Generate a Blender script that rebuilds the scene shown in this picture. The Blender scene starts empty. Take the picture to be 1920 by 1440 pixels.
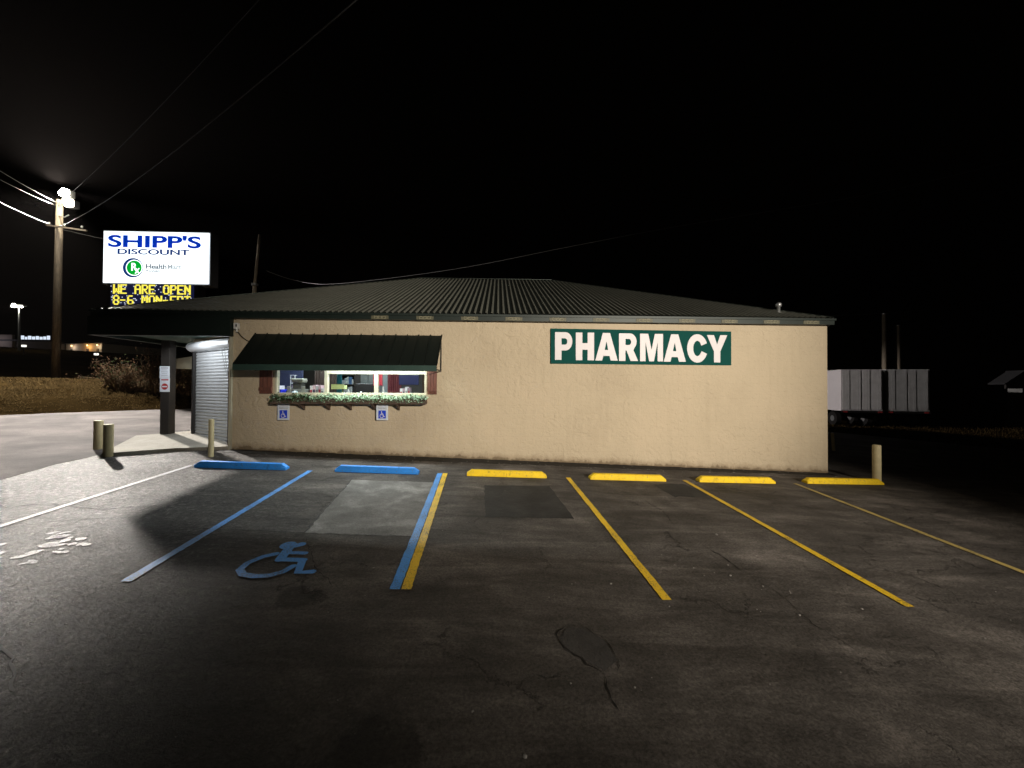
import bpy, bmesh, math, random
from mathutils import Vector, Matrix, noise
R = math.radians
random.seed(7)
scene = bpy.context.scene
COL = scene.collection

# ------------------------------------------------------------------ camera
cam_d = bpy.data.cameras.new("camera"); cam = bpy.data.objects.new("camera", cam_d); COL.objects.link(cam)
YAW, PITCH, ROLL = .0373, .0125, .0047
fw = Vector((math.sin(YAW)*math.cos(PITCH), math.cos(YAW)*math.cos(PITCH), math.sin(PITCH)))
rt = Vector((math.cos(YAW), -math.sin(YAW), 0)); up = rt.cross(fw)
rt2 = rt*math.cos(ROLL)+up*math.sin(ROLL); up2 = -rt*math.sin(ROLL)+up*math.cos(ROLL)
M3 = Matrix((rt2, up2, -fw)).transposed()
cam.matrix_world = Matrix.Translation((0, 0, 1.878)) @ M3.to_4x4()
cam_d.sensor_width = 36.0; cam_d.lens = 36.0*693.0/1920.0
cam_d.clip_start = .05; cam_d.clip_end = 2000
scene.camera = cam

# ------------------------------------------------------------------ world, exposure
world = bpy.data.worlds.new("World"); scene.world = world; world.use_nodes = True
wn = world.node_tree.nodes; wl = world.node_tree.links
bg = wn["Background"]; sky = wn.new("ShaderNodeTexSky"); sky.sky_type = 'NISHITA'; sky.sun_disc = False
sky.sun_elevation = R(-6.0); sky.sun_rotation = R(200); wl.new(sky.outputs[0], bg.inputs[0]); bg.inputs[1].default_value = .15
scene.view_settings.view_transform = 'Standard'; scene.view_settings.look = 'None'
scene.view_settings.exposure = 0.0; scene.view_settings.gamma = 1.0

P_STREET = 68000.0     # pole floodlight at the left
P_FLOOD = 34000.0
P_PORCH = 200.0        # soffit light by the roll-up door
P_TUBE = 140.0         # tube light under the window awning
P_SPILL = 350.0       # stray light round the pole lamp's own head       # flood on the lot pole behind the photographer
P_ROOM = 34.0          # each strip light in the shop

# ------------------------------------------------------------------ helpers
def link(o, parent=None):
    COL.objects.link(o)
    if parent: o.parent = parent
    return o
def tag(o, label=None, cat=None, group=None, kind=None):
    if label: o['label'] = label
    if cat: o['category'] = cat
    if group: o['group'] = group
    if kind: o['kind'] = kind
    return o
def empty(name, loc=(0, 0, 0), rz=0, label=None, cat=None, group=None):
    o = bpy.data.objects.new(name, None); o.location = loc; o.rotation_euler = (0, 0, rz)
    o.empty_display_size = .2; link(o); return tag(o, label, cat, group)

class MB:
    def __init__(s): s.v = []; s.f = []; s.m = []; s.sm = False
    def add(s, vs, fs, m=0):
        b = len(s.v); s.v += [tuple(v) for v in vs]
        s.f += [tuple(b+i for i in f) for f in fs]; s.m += [m]*len(fs); return s
    def box(s, x0, x1, y0, y1, z0, z1, m=0):
        return s.add([(x0,y0,z0),(x1,y0,z0),(x1,y1,z0),(x0,y1,z0),(x0,y0,z1),(x1,y0,z1),(x1,y1,z1),(x0,y1,z1)],
                     [(0,3,2,1),(4,5,6,7),(0,1,5,4),(1,2,6,5),(2,3,7,6),(3,0,4,7)], m)
    def bar(s, a, b, w, h=None, m=0, upv=(0,0,1)):
        a = Vector(a); b = Vector(b); h = h or w
        d = (b-a).normalized(); u = Vector(upv)
        if abs(d.dot(u)) > .98: u = Vector((0,1,0))
        r = d.cross(u).normalized(); u = r.cross(d)
        q = [(-1,-1),(1,-1),(1,1),(-1,1)]
        vs = [p + r*(i*w/2)+u*(j*h/2) for p in (a, b) for i, j in q]
        return s.add(vs, [(0,1,2,3),(7,6,5,4),(0,4,5,1),(1,5,6,2),(2,6,7,3),(3,7,4,0)], m)
    def tube(s, pts, r, n=10, m=0, cap=True):
        pts = [Vector(p) for p in pts]; rs = r if isinstance(r, (list, tuple)) else [r]*len(pts)
        b = len(s.v); ref = None
        for i, p in enumerate(pts):
            d = (pts[min(i+1, len(pts)-1)]-pts[max(i-1, 0)]).normalized()
            if ref is None: ref = Vector((0,1,0)) if abs(d.z) > .7 else Vector((0,0,1))
            x = d.cross(ref)
            if x.length < 1e-4: x = d.cross(Vector((1,0,0)))
            x.normalize(); y = x.cross(d).normalized(); ref = y if abs(d.dot(y)) < .9 else ref
            s.v += [tuple(p+(x*math.cos(2*math.pi*k/n)+y*math.sin(2*math.pi*k/n))*rs[i]) for k in range(n)]
        for i in range(len(pts)-1):
            for k in range(n):
                k2 = (k+1) % n
                s.f.append((b+i*n+k, b+i*n+k2, b+(i+1)*n+k2, b+(i+1)*n+k)); s.m.append(m)
        if cap:
            s.f.append(tuple(b+k for k in reversed(range(n)))); s.m.append(m)
            e = b+(len(pts)-1)*n; s.f.append(tuple(e+k for k in range(n))); s.m.append(m)
        return s
    def lathe(s, c, prof, n=20, m=0):       # prof: (radius, z) from bottom to top
        b = len(s.v); c = Vector(c)
        for r, z in prof:
            s.v += [(c.x+r*math.cos(2*math.pi*k/n), c.y+r*math.sin(2*math.pi*k/n), c.z+z) for k in range(n)]
        for i in range(len(prof)-1):
            for k in range(n):
                k2 = (k+1) % n
                s.f.append((b+i*n+k, b+i*n+k2, b+(i+1)*n+k2, b+(i+1)*n+k)); s.m.append(m)
        return s
    def prism(s, pts, d, m=0):              # closed polygon of 3d points extruded by vector d
        n = len(pts); d = Vector(d); vs = [Vector(p) for p in pts]+[Vector(p)+d for p in pts]
        return s.add(vs, [tuple(reversed(range(n))), tuple(range(n, 2*n))]+[(i, (i+1) % n, n+(i+1) % n, n+i) for i in range(n)], m)
    def build(s, name, mats, parent=None, smooth=False, bevel=0, recalc=True):
        me = bpy.data.meshes.new(name); me.from_pydata(s.v, [], s.f)
        for mt in (mats if isinstance(mats, (list, tuple)) else [mats]): me.materials.append(mt)
        if any(s.m): me.polygons.foreach_set('material_index', s.m)
        if recalc:
            bm = bmesh.new(); bm.from_mesh(me); bmesh.ops.recalc_face_normals(bm, faces=bm.faces); bm.to_mesh(me); bm.free()
        if smooth: me.polygons.foreach_set('use_smooth', [True]*len(me.polygons))
        o = bpy.data.objects.new(name, me); link(o, parent)
        if bevel:
            md = o.modifiers.new('bevel', 'BEVEL'); md.width = bevel; md.segments = 2; md.limit_method = 'ANGLE'; md.angle_limit = R(40)
        return o

# ------------------------------------------------------------------ materials
def nm(name): 
    m = bpy.data.materials.new(name); m.use_nodes = True; nt = m.node_tree
    return m, nt, nt.nodes, nt.links, nt.nodes["Principled BSDF"]
def ramp(N, stops):
    r = N.new("ShaderNodeValToRGB"); e = r.color_ramp.elements
    while len(e) < len(stops): e.new(.5)
    for i, (p, c) in enumerate(stops):
        e[i].position = p; e[i].color = (*c, 1) if len(c) == 3 else c
    return r
def noise_n(N, L, vec, scale, detail=4, rough=.55, dist=0):
    n = N.new("ShaderNodeTexNoise"); n.inputs['Scale'].default_value = scale; n.inputs['Detail'].default_value = detail
    n.inputs['Roughness'].default_value = rough; n.inputs['Distortion'].default_value = dist
    if vec is not None: L.new(vec, n.inputs['Vector'])
    return n
def mixc(N, L, fac, a, b, mode='MIX'):
    m = N.new("ShaderNodeMix"); m.data_type = 'RGBA'; m.blend_type = mode
    for i, v in ((0, fac), (6, a), (7, b)):
        if hasattr(v, 'is_output') or isinstance(v, bpy.types.NodeSocket): L.new(v, m.inputs[i])
        else: m.inputs[i].default_value = v if i == 0 else (*v, 1)
    return m.outputs[2]
def math_n(N, L, op, a, b=None, c=None, clamp=False):
    m = N.new("ShaderNodeMath"); m.operation = op; m.use_clamp = clamp
    for i, v in enumerate((a, b, c)):
        if v is None: continue
        if isinstance(v, bpy.types.NodeSocket): L.new(v, m.inputs[i])
        else: m.inputs[i].default_value = v
    return m.outputs[0]
def pos(N): 
    return N.new("ShaderNodeNewGeometry").outputs['Position']
def bump(N, L, h, strength, dist, prev=None):
    b = N.new("ShaderNodeBump"); b.inputs['Strength'].default_value = strength; b.inputs['Distance'].default_value = dist
    L.new(h, b.inputs['Height'])
    if prev: L.new(prev, b.inputs['Normal'])
    return b.outputs['Normal']

def simple(name, col, rough=.6, metal=0, var=.25, scale=6, bumps=.0, bscale=60, coord='obj', spec=.5):
    m, nt, N, L, P = nm(name)
    v = N.new("ShaderNodeTexCoord").outputs['Object'] if coord == 'obj' else pos(N)
    n = noise_n(N, L, v, scale, 6, .6)
    c = mixc(N, L, n.outputs[0], tuple(x*(1-var) for x in col), tuple(min(1, x*(1+var)) for x in col))
    L.new(c, P.inputs['Base Color']); P.inputs['Roughness'].default_value = rough; P.inputs['Metallic'].default_value = metal
    P.inputs['Specular IOR Level'].default_value = spec
    if bumps:
        n2 = noise_n(N, L, v, bscale, 4, .6); L.new(bump(N, L, n2.outputs[0], 1, bumps), P.inputs['Normal'])
    return m
def emis(name, col, strength, base=(.02,.02,.02)):
    m, nt, N, L, P = nm(name)
    P.inputs['Base Color'].default_value = (*base, 1); P.inputs['Emission Color'].default_value = (*col, 1)
    P.inputs['Emission Strength'].default_value = strength; P.inputs['Roughness'].default_value = .4
    return m

def mat_asphalt():
    m, nt, N, L, P = nm('asphalt')
    v = pos(N)
    sx = N.new("ShaderNodeSeparateXYZ"); L.new(v, sx.inputs[0])
    X, Y = sx.outputs[0], sx.outputs[1]
    # raveled old surface at the west and south, newer sealed surface elsewhere
    big = noise_n(N, L, v, .55, 5, .6, .3).outputs[0]
    a = math_n(N, L, 'MULTIPLY_ADD', X, -.30, -.72); a2 = math_n(N, L, 'MULTIPLY_ADD', Y, -.17, .85)
    s = math_n(N, L, 'ADD', a, a2); s = math_n(N, L, 'ADD', s, math_n(N, L, 'MULTIPLY_ADD', big, 1.6, -.8), clamp=True)
    cl = noise_n(N, L, v, .9, 8, .65, .4).outputs[0]
    smooth_c = ramp(N, [(.25, (.034,.031,.029)), (.5, (.098,.088,.080)), (.72, (.19,.170,.155))]); L.new(cl, smooth_c.inputs[0])
    # streaks drawn out by tyres
    mp = N.new("ShaderNodeMapping"); mp.inputs['Scale'].default_value = (.5, 2.6, 1); mp.inputs['Rotation'].default_value = (0, 0, R(24)); L.new(v, mp.inputs[0])
    st = noise_n(N, L, mp.outputs[0], 1.1, 7, .7, .8).outputs[0]
    str_r = ramp(N, [(.35, (.55,.54,.53)), (.55, (1,1,1)), (.78, (1.75,1.72,1.7))]); L.new(st, str_r.inputs[0])
    c1 = mixc(N, L, 1.0, smooth_c.outputs[0], str_r.outputs[0], 'MULTIPLY')
    fine = noise_n(N, L, v, 42, 6, .8).outputs[0]
    lump = noise_n(N, L, v, 15, 9, .82, .3).outputs[0]
    rough_c = ramp(N, [(.38, (.008,.007,.006)), (.47, (.046,.041,.037)), (.55, (.17,.153,.14)), (.63, (.55,.52,.48))]); L.new(lump, rough_c.inputs[0])
    rough_c2 = mixc(N, L, .8, rough_c.outputs[0], str_r.outputs[0], 'MULTIPLY')
    fr = ramp(N, [(.36, (.55,.55,.55)), (.64, (1.6,1.6,1.6))]); L.new(fine, fr.inputs[0])
    c1 = mixc(N, L, 1.0, c1, fr.outputs[0], 'MULTIPLY')
    c = mixc(N, L, s, c1, rough_c2)
    # light aggregate specks
    vo = N.new("ShaderNodeTexVoronoi"); vo.inputs['Scale'].default_value = 24; L.new(v, vo.inputs['Vector'])
    sp = math_n(N, L, 'LESS_THAN', vo.outputs['Distance'], .09)
    rnd = N.new("ShaderNodeSeparateColor"); L.new(vo.outputs['Color'], rnd.inputs[0])
    sp = math_n(N, L, 'MULTIPLY', sp, math_n(N, L, 'GREATER_THAN', rnd.outputs[0], .90))
    c = mixc(N, L, sp, c, (.2,.185,.17))
    # dark oil stains
    oil = noise_n(N, L, v, 1.7, 3, .5, .5).outputs[0]; o_r = ramp(N, [(.66, (1,1,1)), (.74, (.5,.49,.48))]); L.new(oil, o_r.inputs[0])
    c = mixc(N, L, 1.0, c, o_r.outputs[0], 'MULTIPLY')
    # ragged dark spots at two set places
    wn_ = noise_n(N, L, v, 5, 5, .7).outputs[0]
    for sx_, sy_, rx_, ry_ in ((-1.95,3.72,.22,.20), (-.70,2.22,.30,.26)):
        dx = math_n(N, L, 'MULTIPLY_ADD', X, 1/rx_, -sx_/rx_); dy = math_n(N, L, 'MULTIPLY_ADD', Y, 1/ry_, -sy_/ry_)
        d2 = math_n(N, L, 'ADD', math_n(N, L, 'MULTIPLY', dx, dx), math_n(N, L, 'MULTIPLY', dy, dy))
        d2 = math_n(N, L, 'ADD', d2, math_n(N, L, 'MULTIPLY_ADD', wn_, 2.4, -1.2))
        sr = ramp(N, [(.55, (.42,.42,.42)), (1.0, (1,1,1))]); L.new(d2, sr.inputs[0]); c = mixc(N, L, 1.0, c, sr.outputs[0], 'MULTIPLY')
    # hairline cracks in the old part
    vc = N.new("ShaderNodeTexVoronoi"); vc.feature = 'DISTANCE_TO_EDGE'; vc.inputs['Scale'].default_value = .85
    dn = noise_n(N, L, v, 2.2, 6, .7); dv = N.new("ShaderNodeVectorMath"); dv.operation = 'MULTIPLY_ADD'
    L.new(dn.outputs['Color'], dv.inputs[0]); dv.inputs[1].default_value = (.8,.8,0); L.new(v, dv.inputs[2]); L.new(dv.outputs[0], vc.inputs['Vector'])
    ck = ramp(N, [(.0, (0,0,0)), (.010, (1,1,1))]); L.new(vc.outputs['Distance'], ck.inputs[0])
    msk = noise_n(N, L, v, .6, 2).outputs[0]
    mk = math_n(N, L, 'GREATER_THAN', msk, .56)
    ckf = mixc(N, L, mk, (1,1,1), ck.outputs[0])
    c = mixc(N, L, 1.0, c, mixc(N, L, .45, (1,1,1), ckf), 'MULTIPLY')
    L.new(c, P.inputs['Base Color'])
    rr = N.new("ShaderNodeMapRange"); L.new(cl, rr.inputs[0]); rr.inputs[3].default_value = .60; rr.inputs[4].default_value = .85; L.new(math_n(N, L, 'MULTIPLY_ADD', s, -.22, rr.outputs[0]), P.inputs['Roughness'])
    L.new(math_n(N, L, 'MULTIPLY_ADD', s, .33, .22), P.inputs['Specular IOR Level'])
    # bump: stones, stronger where raveled
    b1 = noise_n(N, L, v, 15, 9, .82, .3).outputs[0]
    hs = math_n(N, L, 'MULTIPLY', b1, math_n(N, L, 'MULTIPLY_ADD', s, 2.6, .35))
    b2 = noise_n(N, L, v, 9, 5, .7).outputs[0]
    hs2 = math_n(N, L, 'MULTIPLY', b2, math_n(N, L, 'MULTIPLY_ADD', s, 2.2, .45))
    n1 = bump(N, L, hs2, 1, .09)
    n2 = bump(N, L, hs, 1, .12, n1)
    n3 = bump(N, L, ckf, 1, .02, n2)
    L.new(n3, P.inputs['Normal'])
    return m

def mat_ground_like(name, stops, nscale, fscale, bd, rough=.9):
    m, nt, N, L, P = nm(name); v = pos(N)
    a = noise_n(N, L, v, nscale, 7, .65, .3).outputs[0]; r = ramp(N, stops); L.new(a, r.inputs[0])
    f = noise_n(N, L, v, fscale, 6, .75).outputs[0]; fr = ramp(N, [(.3, (.6,.6,.6)), (.7, (1.35,1.35,1.35))]); L.new(f, fr.inputs[0])
    L.new(mixc(N, L, 1.0, r.outputs[0], fr.outputs[0], 'MULTIPLY'), P.inputs['Base Color'])
    P.inputs['Roughness'].default_value = rough; P.inputs['Specular IOR Level'].default_value = 0 if rough == .9 and bd > .01 else .25
    b2 = noise_n(N, L, v, fscale*.2, 5, .65).outputs[0]
    n1 = bump(N, L, b2, .8, bd*3); L.new(bump(N, L, f, .8, bd, n1), P.inputs['Normal'])
    return m

def mat_wall():
    m, nt, N, L, P = nm('painted_block'); v = pos(N)
    a = noise_n(N, L, v, .5, 6, .6, .2).outputs[0]
    r = ramp(N, [(.25, (.41,.335,.235)), (.5, (.47,.39,.275)), (.75, (.50,.41,.29))]); L.new(a, r.inputs[0])
    c = r.outputs[0]
    # drips and grime streaks
    mp = N.new("ShaderNodeMapping"); mp.inputs['Scale'].default_value = (7, 7, .5); L.new(v, mp.inputs[0])
    dr = noise_n(N, L, mp.outputs[0], 1, 5, .6).outputs[0]; drr = ramp(N, [(.3, (.80,.79,.77)), (.5, (1,1,1))]); L.new(dr, drr.inputs[0])
    c = mixc(N, L, .24, c, drr.outputs[0], 'MULTIPLY')
    # soot / soil splash just above the paving (a real stain), ragged
    sx = N.new("ShaderNodeSeparateXYZ"); L.new(v, sx.inputs[0])
    base = math_n(N, L, 'MULTIPLY_ADD', sx.outputs[0], .0424, 0); h = math_n(N, L, 'ADD', sx.outputs[2], base)
    mp2 = N.new("ShaderNodeMapping"); mp2.inputs['Scale'].default_value = (3, 1, 2.2); L.new(v, mp2.inputs[0])
    sp = noise_n(N, L, mp2.outputs[0], 1.6, 8, .75).outputs[0]
    h = math_n(N, L, 'SUBTRACT', h, math_n(N, L, 'MULTIPLY_ADD', sp, .36, -.15))
    g = ramp(N, [(0, (.30,.26,.22)), (.05, (.72,.69,.65)), (.16, (1,1,1))]); L.new(h, g.inputs[0])
    c = mixc(N, L, .9, c, g.outputs[0], 'MULTIPLY')
    L.new(c, P.inputs['Base Color']); P.inputs['Roughness'].default_value = .7; P.inputs['Specular IOR Level'].default_value = .3
    # faint courses under thick lumpy paint
    br = N.new("ShaderNodeTexBrick"); br.inputs['Scale'].default_value = 1; br.inputs['Brick Width'].default_value = .405; br.inputs['Row Height'].default_value = .203
    br.inputs['Mortar Size'].default_value = .012; br.inputs['Mortar Smooth'].default_value = .9
    cx = N.new("ShaderNodeCombineXYZ"); L.new(math_n(N, L, 'ADD', sx.outputs[0], sx.outputs[1]), cx.inputs[0]); L.new(sx.outputs[2], cx.inputs[1]); L.new(cx.outputs[0], br.inputs['Vector'])
    n0 = bump(N, L, br.outputs['Fac'], .35, -.006)
    lm = noise_n(N, L, v, 3.2, 4, .5, 1.5).outputs[0]
    lr = ramp(N, [(.42, (0,0,0)), (.5, (.8,.8,.8)), (.62, (1,1,1))]); L.new(lm, lr.inputs[0])
    mk_ = noise_n(N, L, v, .45, 2).outputs[0]; mr_ = ramp(N, [(.42, (.12,.12,.12)), (.60, (1,1,1))]); L.new(mk_, mr_.inputs[0])
    n1 = bump(N, L, math_n(N, L, 'MULTIPLY', lr.outputs[0], mr_.outputs[0]), .55, .016, n0)
    l2 = noise_n(N, L, v, 14, 5, .6, .6).outputs[0]
    n2 = bump(N, L, l2, .95, .020, n1); L.new(n2, P.inputs['Normal'])
    return m

def mat_wood(name, col, var=.45):
    m, nt, N, L, P = nm(name); v = N.new("ShaderNodeTexCoord").outputs['Object']
    mp = N.new("ShaderNodeMapping"); mp.inputs['Scale'].default_value = (14, 14, 1.2); L.new(v, mp.inputs[0])
    n = noise_n(N, L, mp.outputs[0], 2, 6, .65, .4).outputs[0]
    r = ramp(N, [(.3, tuple(c*(1-var) for c in col)), (.7, tuple(c*(1+var) for c in col))]); L.new(n, r.inputs[0]); L.new(r.outputs[0], P.inputs['Base Color'])
    P.inputs['Roughness'].default_value = .75; L.new(bump(N, L, n, .6, .004), P.inputs['Normal'])
    return m

def mat_paint(name, col, wear=.5, under=(.05,.045,.04)):
    # road paint, worn through to the asphalt in specks
    m, nt, N, L, P = nm(name); v = pos(N)
    f = noise_n(N, L, v, 55, 7, .8).outputs[0]; b = noise_n(N, L, v, 2.5, 4, .6).outputs[0]
    t = math_n(N, L, 'MULTIPLY_ADD', b, .30, f)
    r = ramp(N, [(.50+.2*wear-.05, (0,0,0)), (.50+.2*wear+.05, (1,1,1))]); L.new(t, r.inputs[0])
    n = mixc(N, L, b, tuple(x*.8 for x in col), tuple(min(1, x*1.15) for x in col))
    L.new(mixc(N, L, r.outputs[0], under, n), P.inputs['Base Color']); P.inputs['Roughness'].default_value = .6
    L.new(bump(N, L, f, .6, .005), P.inputs['Normal'])
    return m

M = {}
M['asphalt'] = mat_asphalt()
M['road'] = mat_ground_like('old_road_asphalt', [(.32, (.040,.034,.033)), (.5, (.105,.090,.086)), (.66, (.19,.163,.156))], .7, 45, .004)
M['dirt'] = mat_ground_like('dirt', [(.3, (.05,.038,.022)), (.5, (.10,.075,.042)), (.7, (.16,.12,.07))], .8, 14, .02)
M['grass_base'] = mat_ground_like('dry_turf', [(.3, (.010,.006,.0022)), (.55, (.022,.014,.0052)), (.75, (.04,.026,.010))], .5, 22, .02)
M['concrete'] = mat_ground_like('concrete', [(.3, (.20,.185,.155)), (.5, (.29,.27,.23)), (.7, (.36,.335,.285))], 1.1, 60, .002)
M['concrete_patch'] = mat_ground_like('rough_concrete', [(.3, (.11,.106,.10)), (.5, (.19,.185,.178)), (.68, (.34,.335,.325))], 1.6, 48, .006)
M['tar_patch'] = mat_ground_like('tar_patch', [(.3, (.016,.016,.016)), (.5, (.027,.027,.027)), (.7, (.042,.041,.040))], 2.2, 60, .004, .75)
M['oval'] = mat_ground_like('old_patch', [(.3, (.028,.027,.026)), (.5, (.05,.047,.045)), (.7, (.075,.07,.067))], 2.2, 60, .006, .8)
M['tar'] = mat_ground_like('tar_joint', [(.3, (.006,.006,.006)), (.7, (.018,.016,.014))], 3, 40, .004, .7)
M['wall'] = mat_wall()
M['roof_rib_lit'] = simple('roof_rib_lit_metal', (.23,.235,.20), .5, .4, .3, 2.2, .001, 30, 'pos')  # lighter than the pans: lit ribs against shaded pans, put into colour
M['roof'] = simple('roof_metal', (.06,.072,.064), .40, .85, .25, 2.2, .001, 30, 'pos')  # pans darkened, the shade between ribs put into their colour
M['trim'] = simple('dark_green_metal', (.008,.016,.013), .5, .2, .35, 3)
M['awning'] = simple('black_green_metal', (.010,.014,.012), .45, .2, .3, 3)
M['lip'] = simple('green_lip', (.03,.062,.052), .45, .2, .3, 4)
M['soffit'] = simple('green_soffit', (.05,.10,.08), .6, 0, .3, 2)
M['white'] = simple('white_paint', (.62,.62,.60), .5, 0, .1, 5)
M['cream'] = simple('cream_frame', (.46,.44,.34), .5, 0, .12, 5)
M['shutter_wood'] = mat_wood('red_brown_boards', (.12,.042,.028))
M['dark_wood'] = mat_wood('dark_timber', (.012,.009,.007))
M['box_wood'] = mat_wood('planter_timber', (.085,.055,.04))
M['pole_wood'] = mat_wood('utility_pole_timber', (.20,.165,.12))
M['door'] = simple('roll_door_metal', (.50,.52,.54), .38, .45, .12, 4)
M['galv'] = simple('galvanised', (.42,.43,.44), .4, .8, .15, 8)
M['blackm'] = simple('black_metal', (.012,.011,.011), .5, .2, .3, 6)
M['rust'] = simple('rusty_pipe', (.09,.035,.02), .8, 0, .5, 12)
M['bollard'] = simple('pale_yellow_paint', (.50,.43,.25), .7, 0, .38, 5, .001, 40)
def mat_stop(name, col):
    m, nt, N, L, P = nm(name); v = pos(N)
    b = noise_n(N, L, v, 4, 5, .65).outputs[0]; f = noise_n(N, L, v, 26, 7, .75, .5).outputs[0]; e = noise_n(N, L, v, 11, 6, .7, 1.0).outputs[0]
    c = mixc(N, L, b, tuple(x*.68 for x in col), tuple(min(1, x*1.2) for x in col))
    r1 = ramp(N, [(.60, (0,0,0)), (.63, (1,1,1))]); L.new(f, r1.inputs[0]); c = mixc(N, L, r1.outputs[0], c, (.20,.185,.165))
    r2 = ramp(N, [(.55, (0,0,0)), (.68, (.65,.65,.65))]); L.new(e, r2.inputs[0]); c = mixc(N, L, r2.outputs[0], c, tuple(x*.25+.01 for x in col))
    L.new(c, P.inputs['Base Color']); P.inputs['Roughness'].default_value = .6; P.inputs['Specular IOR Level'].default_value = .35
    n1 = bump(N, L, f, .9, .006); L.new(bump(N, L, e, .7, .012, n1), P.inputs['Normal'])
    return m
M['yellow'] = mat_stop('yellow_stop_paint', (.88,.58,.012))
M['blue'] = mat_stop('blue_stop_paint', (.03,.27,.88))
M['p_yellow'] = mat_paint('yellow_line_paint', (.80,.52,.015), .38)
M['p_yellow_thin'] = mat_paint('faded_yellow_line_paint', (.50,.38,.12), .45)
M['p_blue'] = mat_paint('blue_line_paint', (.06,.30,.80), .38)
M['p_white'] = mat_paint('bluish_white_line_paint', (.26,.26,.31), .60)
M['p_old'] = mat_paint('flaking_white_paint', (.50,.48,.52), .62)
M['board'] = simple('teal_sign_board', (.006,.062,.053), .85, 0, .15, 2, spec=.1)
M['letter'] = simple('white_letter', (.64,.61,.63), .5, 0, .05, 4)
M['sign_blue'] = simple('sign_blue', (.01,.05,.55), .4, 0, .08, 5)
M['sign_grey'] = simple('sign_grey_ink', (.30,.31,.34), .6, 0, .1, 5)
M['sign_white'] = simple('sign_white', (.60,.64,.70), .4, 0, .08, 5)
M['red'] = simple('sign_red', (.35,.03,.03), .5, 0, .2, 5)
M['twig'] = simple('bare_twig', (.15,.095,.055), .85, 0, .45, 3, coord='pos', spec=.03)
M['dryleaf'] = simple('dry_leaf', (.07,.042,.025), .8, 0, .6, 2.5, coord='pos', spec=.03)
M['greenleaf'] = simple('dull_green_leaf', (.03,.04,.018), .7, 0, .5, 2.5, coord='pos', spec=.03)
M['straw'] = simple('dead_grass', (.062,.042,.018), .85, 0, .45, 1.5, coord='pos', spec=.03)
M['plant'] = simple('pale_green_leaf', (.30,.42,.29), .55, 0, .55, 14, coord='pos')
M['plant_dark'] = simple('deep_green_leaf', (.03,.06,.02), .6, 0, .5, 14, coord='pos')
M['trailer'] = simple('trailer_white', (.55,.52,.53), .5, .1, .12, 1.2)
M['trailer_rod'] = simple('trailer_rod', (.16,.16,.16), .7, 0, .3, 4)
M['trailer_back'] = simple('trailer_rear', (.60,.59,.58), .7, 0, .3, 2.2)
M['trailer_dirty'] = simple('trailer_grime', (.40,.40,.395), .7, 0, .35, 2.5)
M['pebble'] = simple('pebble', (.26,.245,.23), .8, 0, .5, 3, coord='pos')
M['room'] = simple('shop_wall', (.09,.08,.07), .8, 0, .15, 2)
M['ceiling'] = simple('shop_ceiling', (.7,.7,.68), .8, 0, .05, 2)
M['lampwhite'] = emis('lamp_face', (1.0,.90,.70), 260)
M['tube_light'] = emis('strip_light_face', (.86,.95,1.0), 9)

g_m = bpy.data.materials.new('window_glass'); g_m.use_nodes = True
gN, gL = g_m.node_tree.nodes, g_m.node_tree.links
gN.remove(gN['Principled BSDF']); gt = gN.new('ShaderNodeBsdfTransparent'); gt.inputs[0].default_value = (.90,.93,.92,1)
gg = gN.new('ShaderNodeBsdfGlossy'); gg.inputs['Roughness'].default_value = .02; gf = gN.new('ShaderNodeFresnel'); gf.inputs[0].default_value = 1.5
gm = gN.new('ShaderNodeMixShader'); gL.new(gf.outputs[0], gm.inputs[0]); gL.new(gt.outputs[0], gm.inputs[1]); gL.new(gg.outputs[0], gm.inputs[2])
gL.new(gm.outputs[0], gN['Material Output'].inputs[0])
M['glass'] = g_m

# ------------------------------------------------------------------ terrain
D = 9.75
def g(x, y): return -.0424*x + .0405*(y-D)
def smooth(t): t = max(0, min(1, t)); return t*t*(3-2*t)
def H(x, y):
    xc = max(-20, min(24, x)); yc = max(-14, min(21, y))
    z = g(xc, yc)
    s = (x+15.8)*-.771+(y-15.3)*.636
    if s > 0 and x < -6:
        w = smooth((-6-x)/5) if x > -11 else 1
        if s < 1.6: t = .53*s/1.6
        elif s < 7: t = .53+(.82)*(s-1.6)/5.4
        elif s < 16: t = 1.35+(s-7)*.01
        else: t = 1.44+min(4.6, (s-16)*.11)
        z = z*(1-w)+(.9+t+.04*noise.noise(Vector((x*.6, y*.6, 0))))*w if True else z
    return z
def coords(lo, hi, a, b, fine, coarse):
    out = []; t = lo
    while t < hi:
        out.append(t); t += fine if a <= t < b else coarse
    out.append(hi); return out
def sheet(name, xs, ys, dz, mat, fn=H):
    mb = MB(); nx = len(xs)
    mb.v = [(x, y, fn(x, y)+dz) for y in ys for x in xs]
    for j in range(len(ys)-1):
        for i in range(nx-1):
            mb.f.append((j*nx+i, j*nx+i+1, (j+1)*nx+i+1, (j+1)*nx+i)); mb.m.append(0)
    return mb.build(name, mat, recalc=False)
gx = [-600,-300,-160,-100]+coords(-80, 40, -34, -8, .5, 3)+[60,100,200,400,600]
gy = [-600,-200,-60]+coords(-20, 90, 2, 30, .5, 3)+[120,200,400,600]
tag(sheet('ground', gx, gy, -.03, M['grass_base']), kind='structure')

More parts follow.
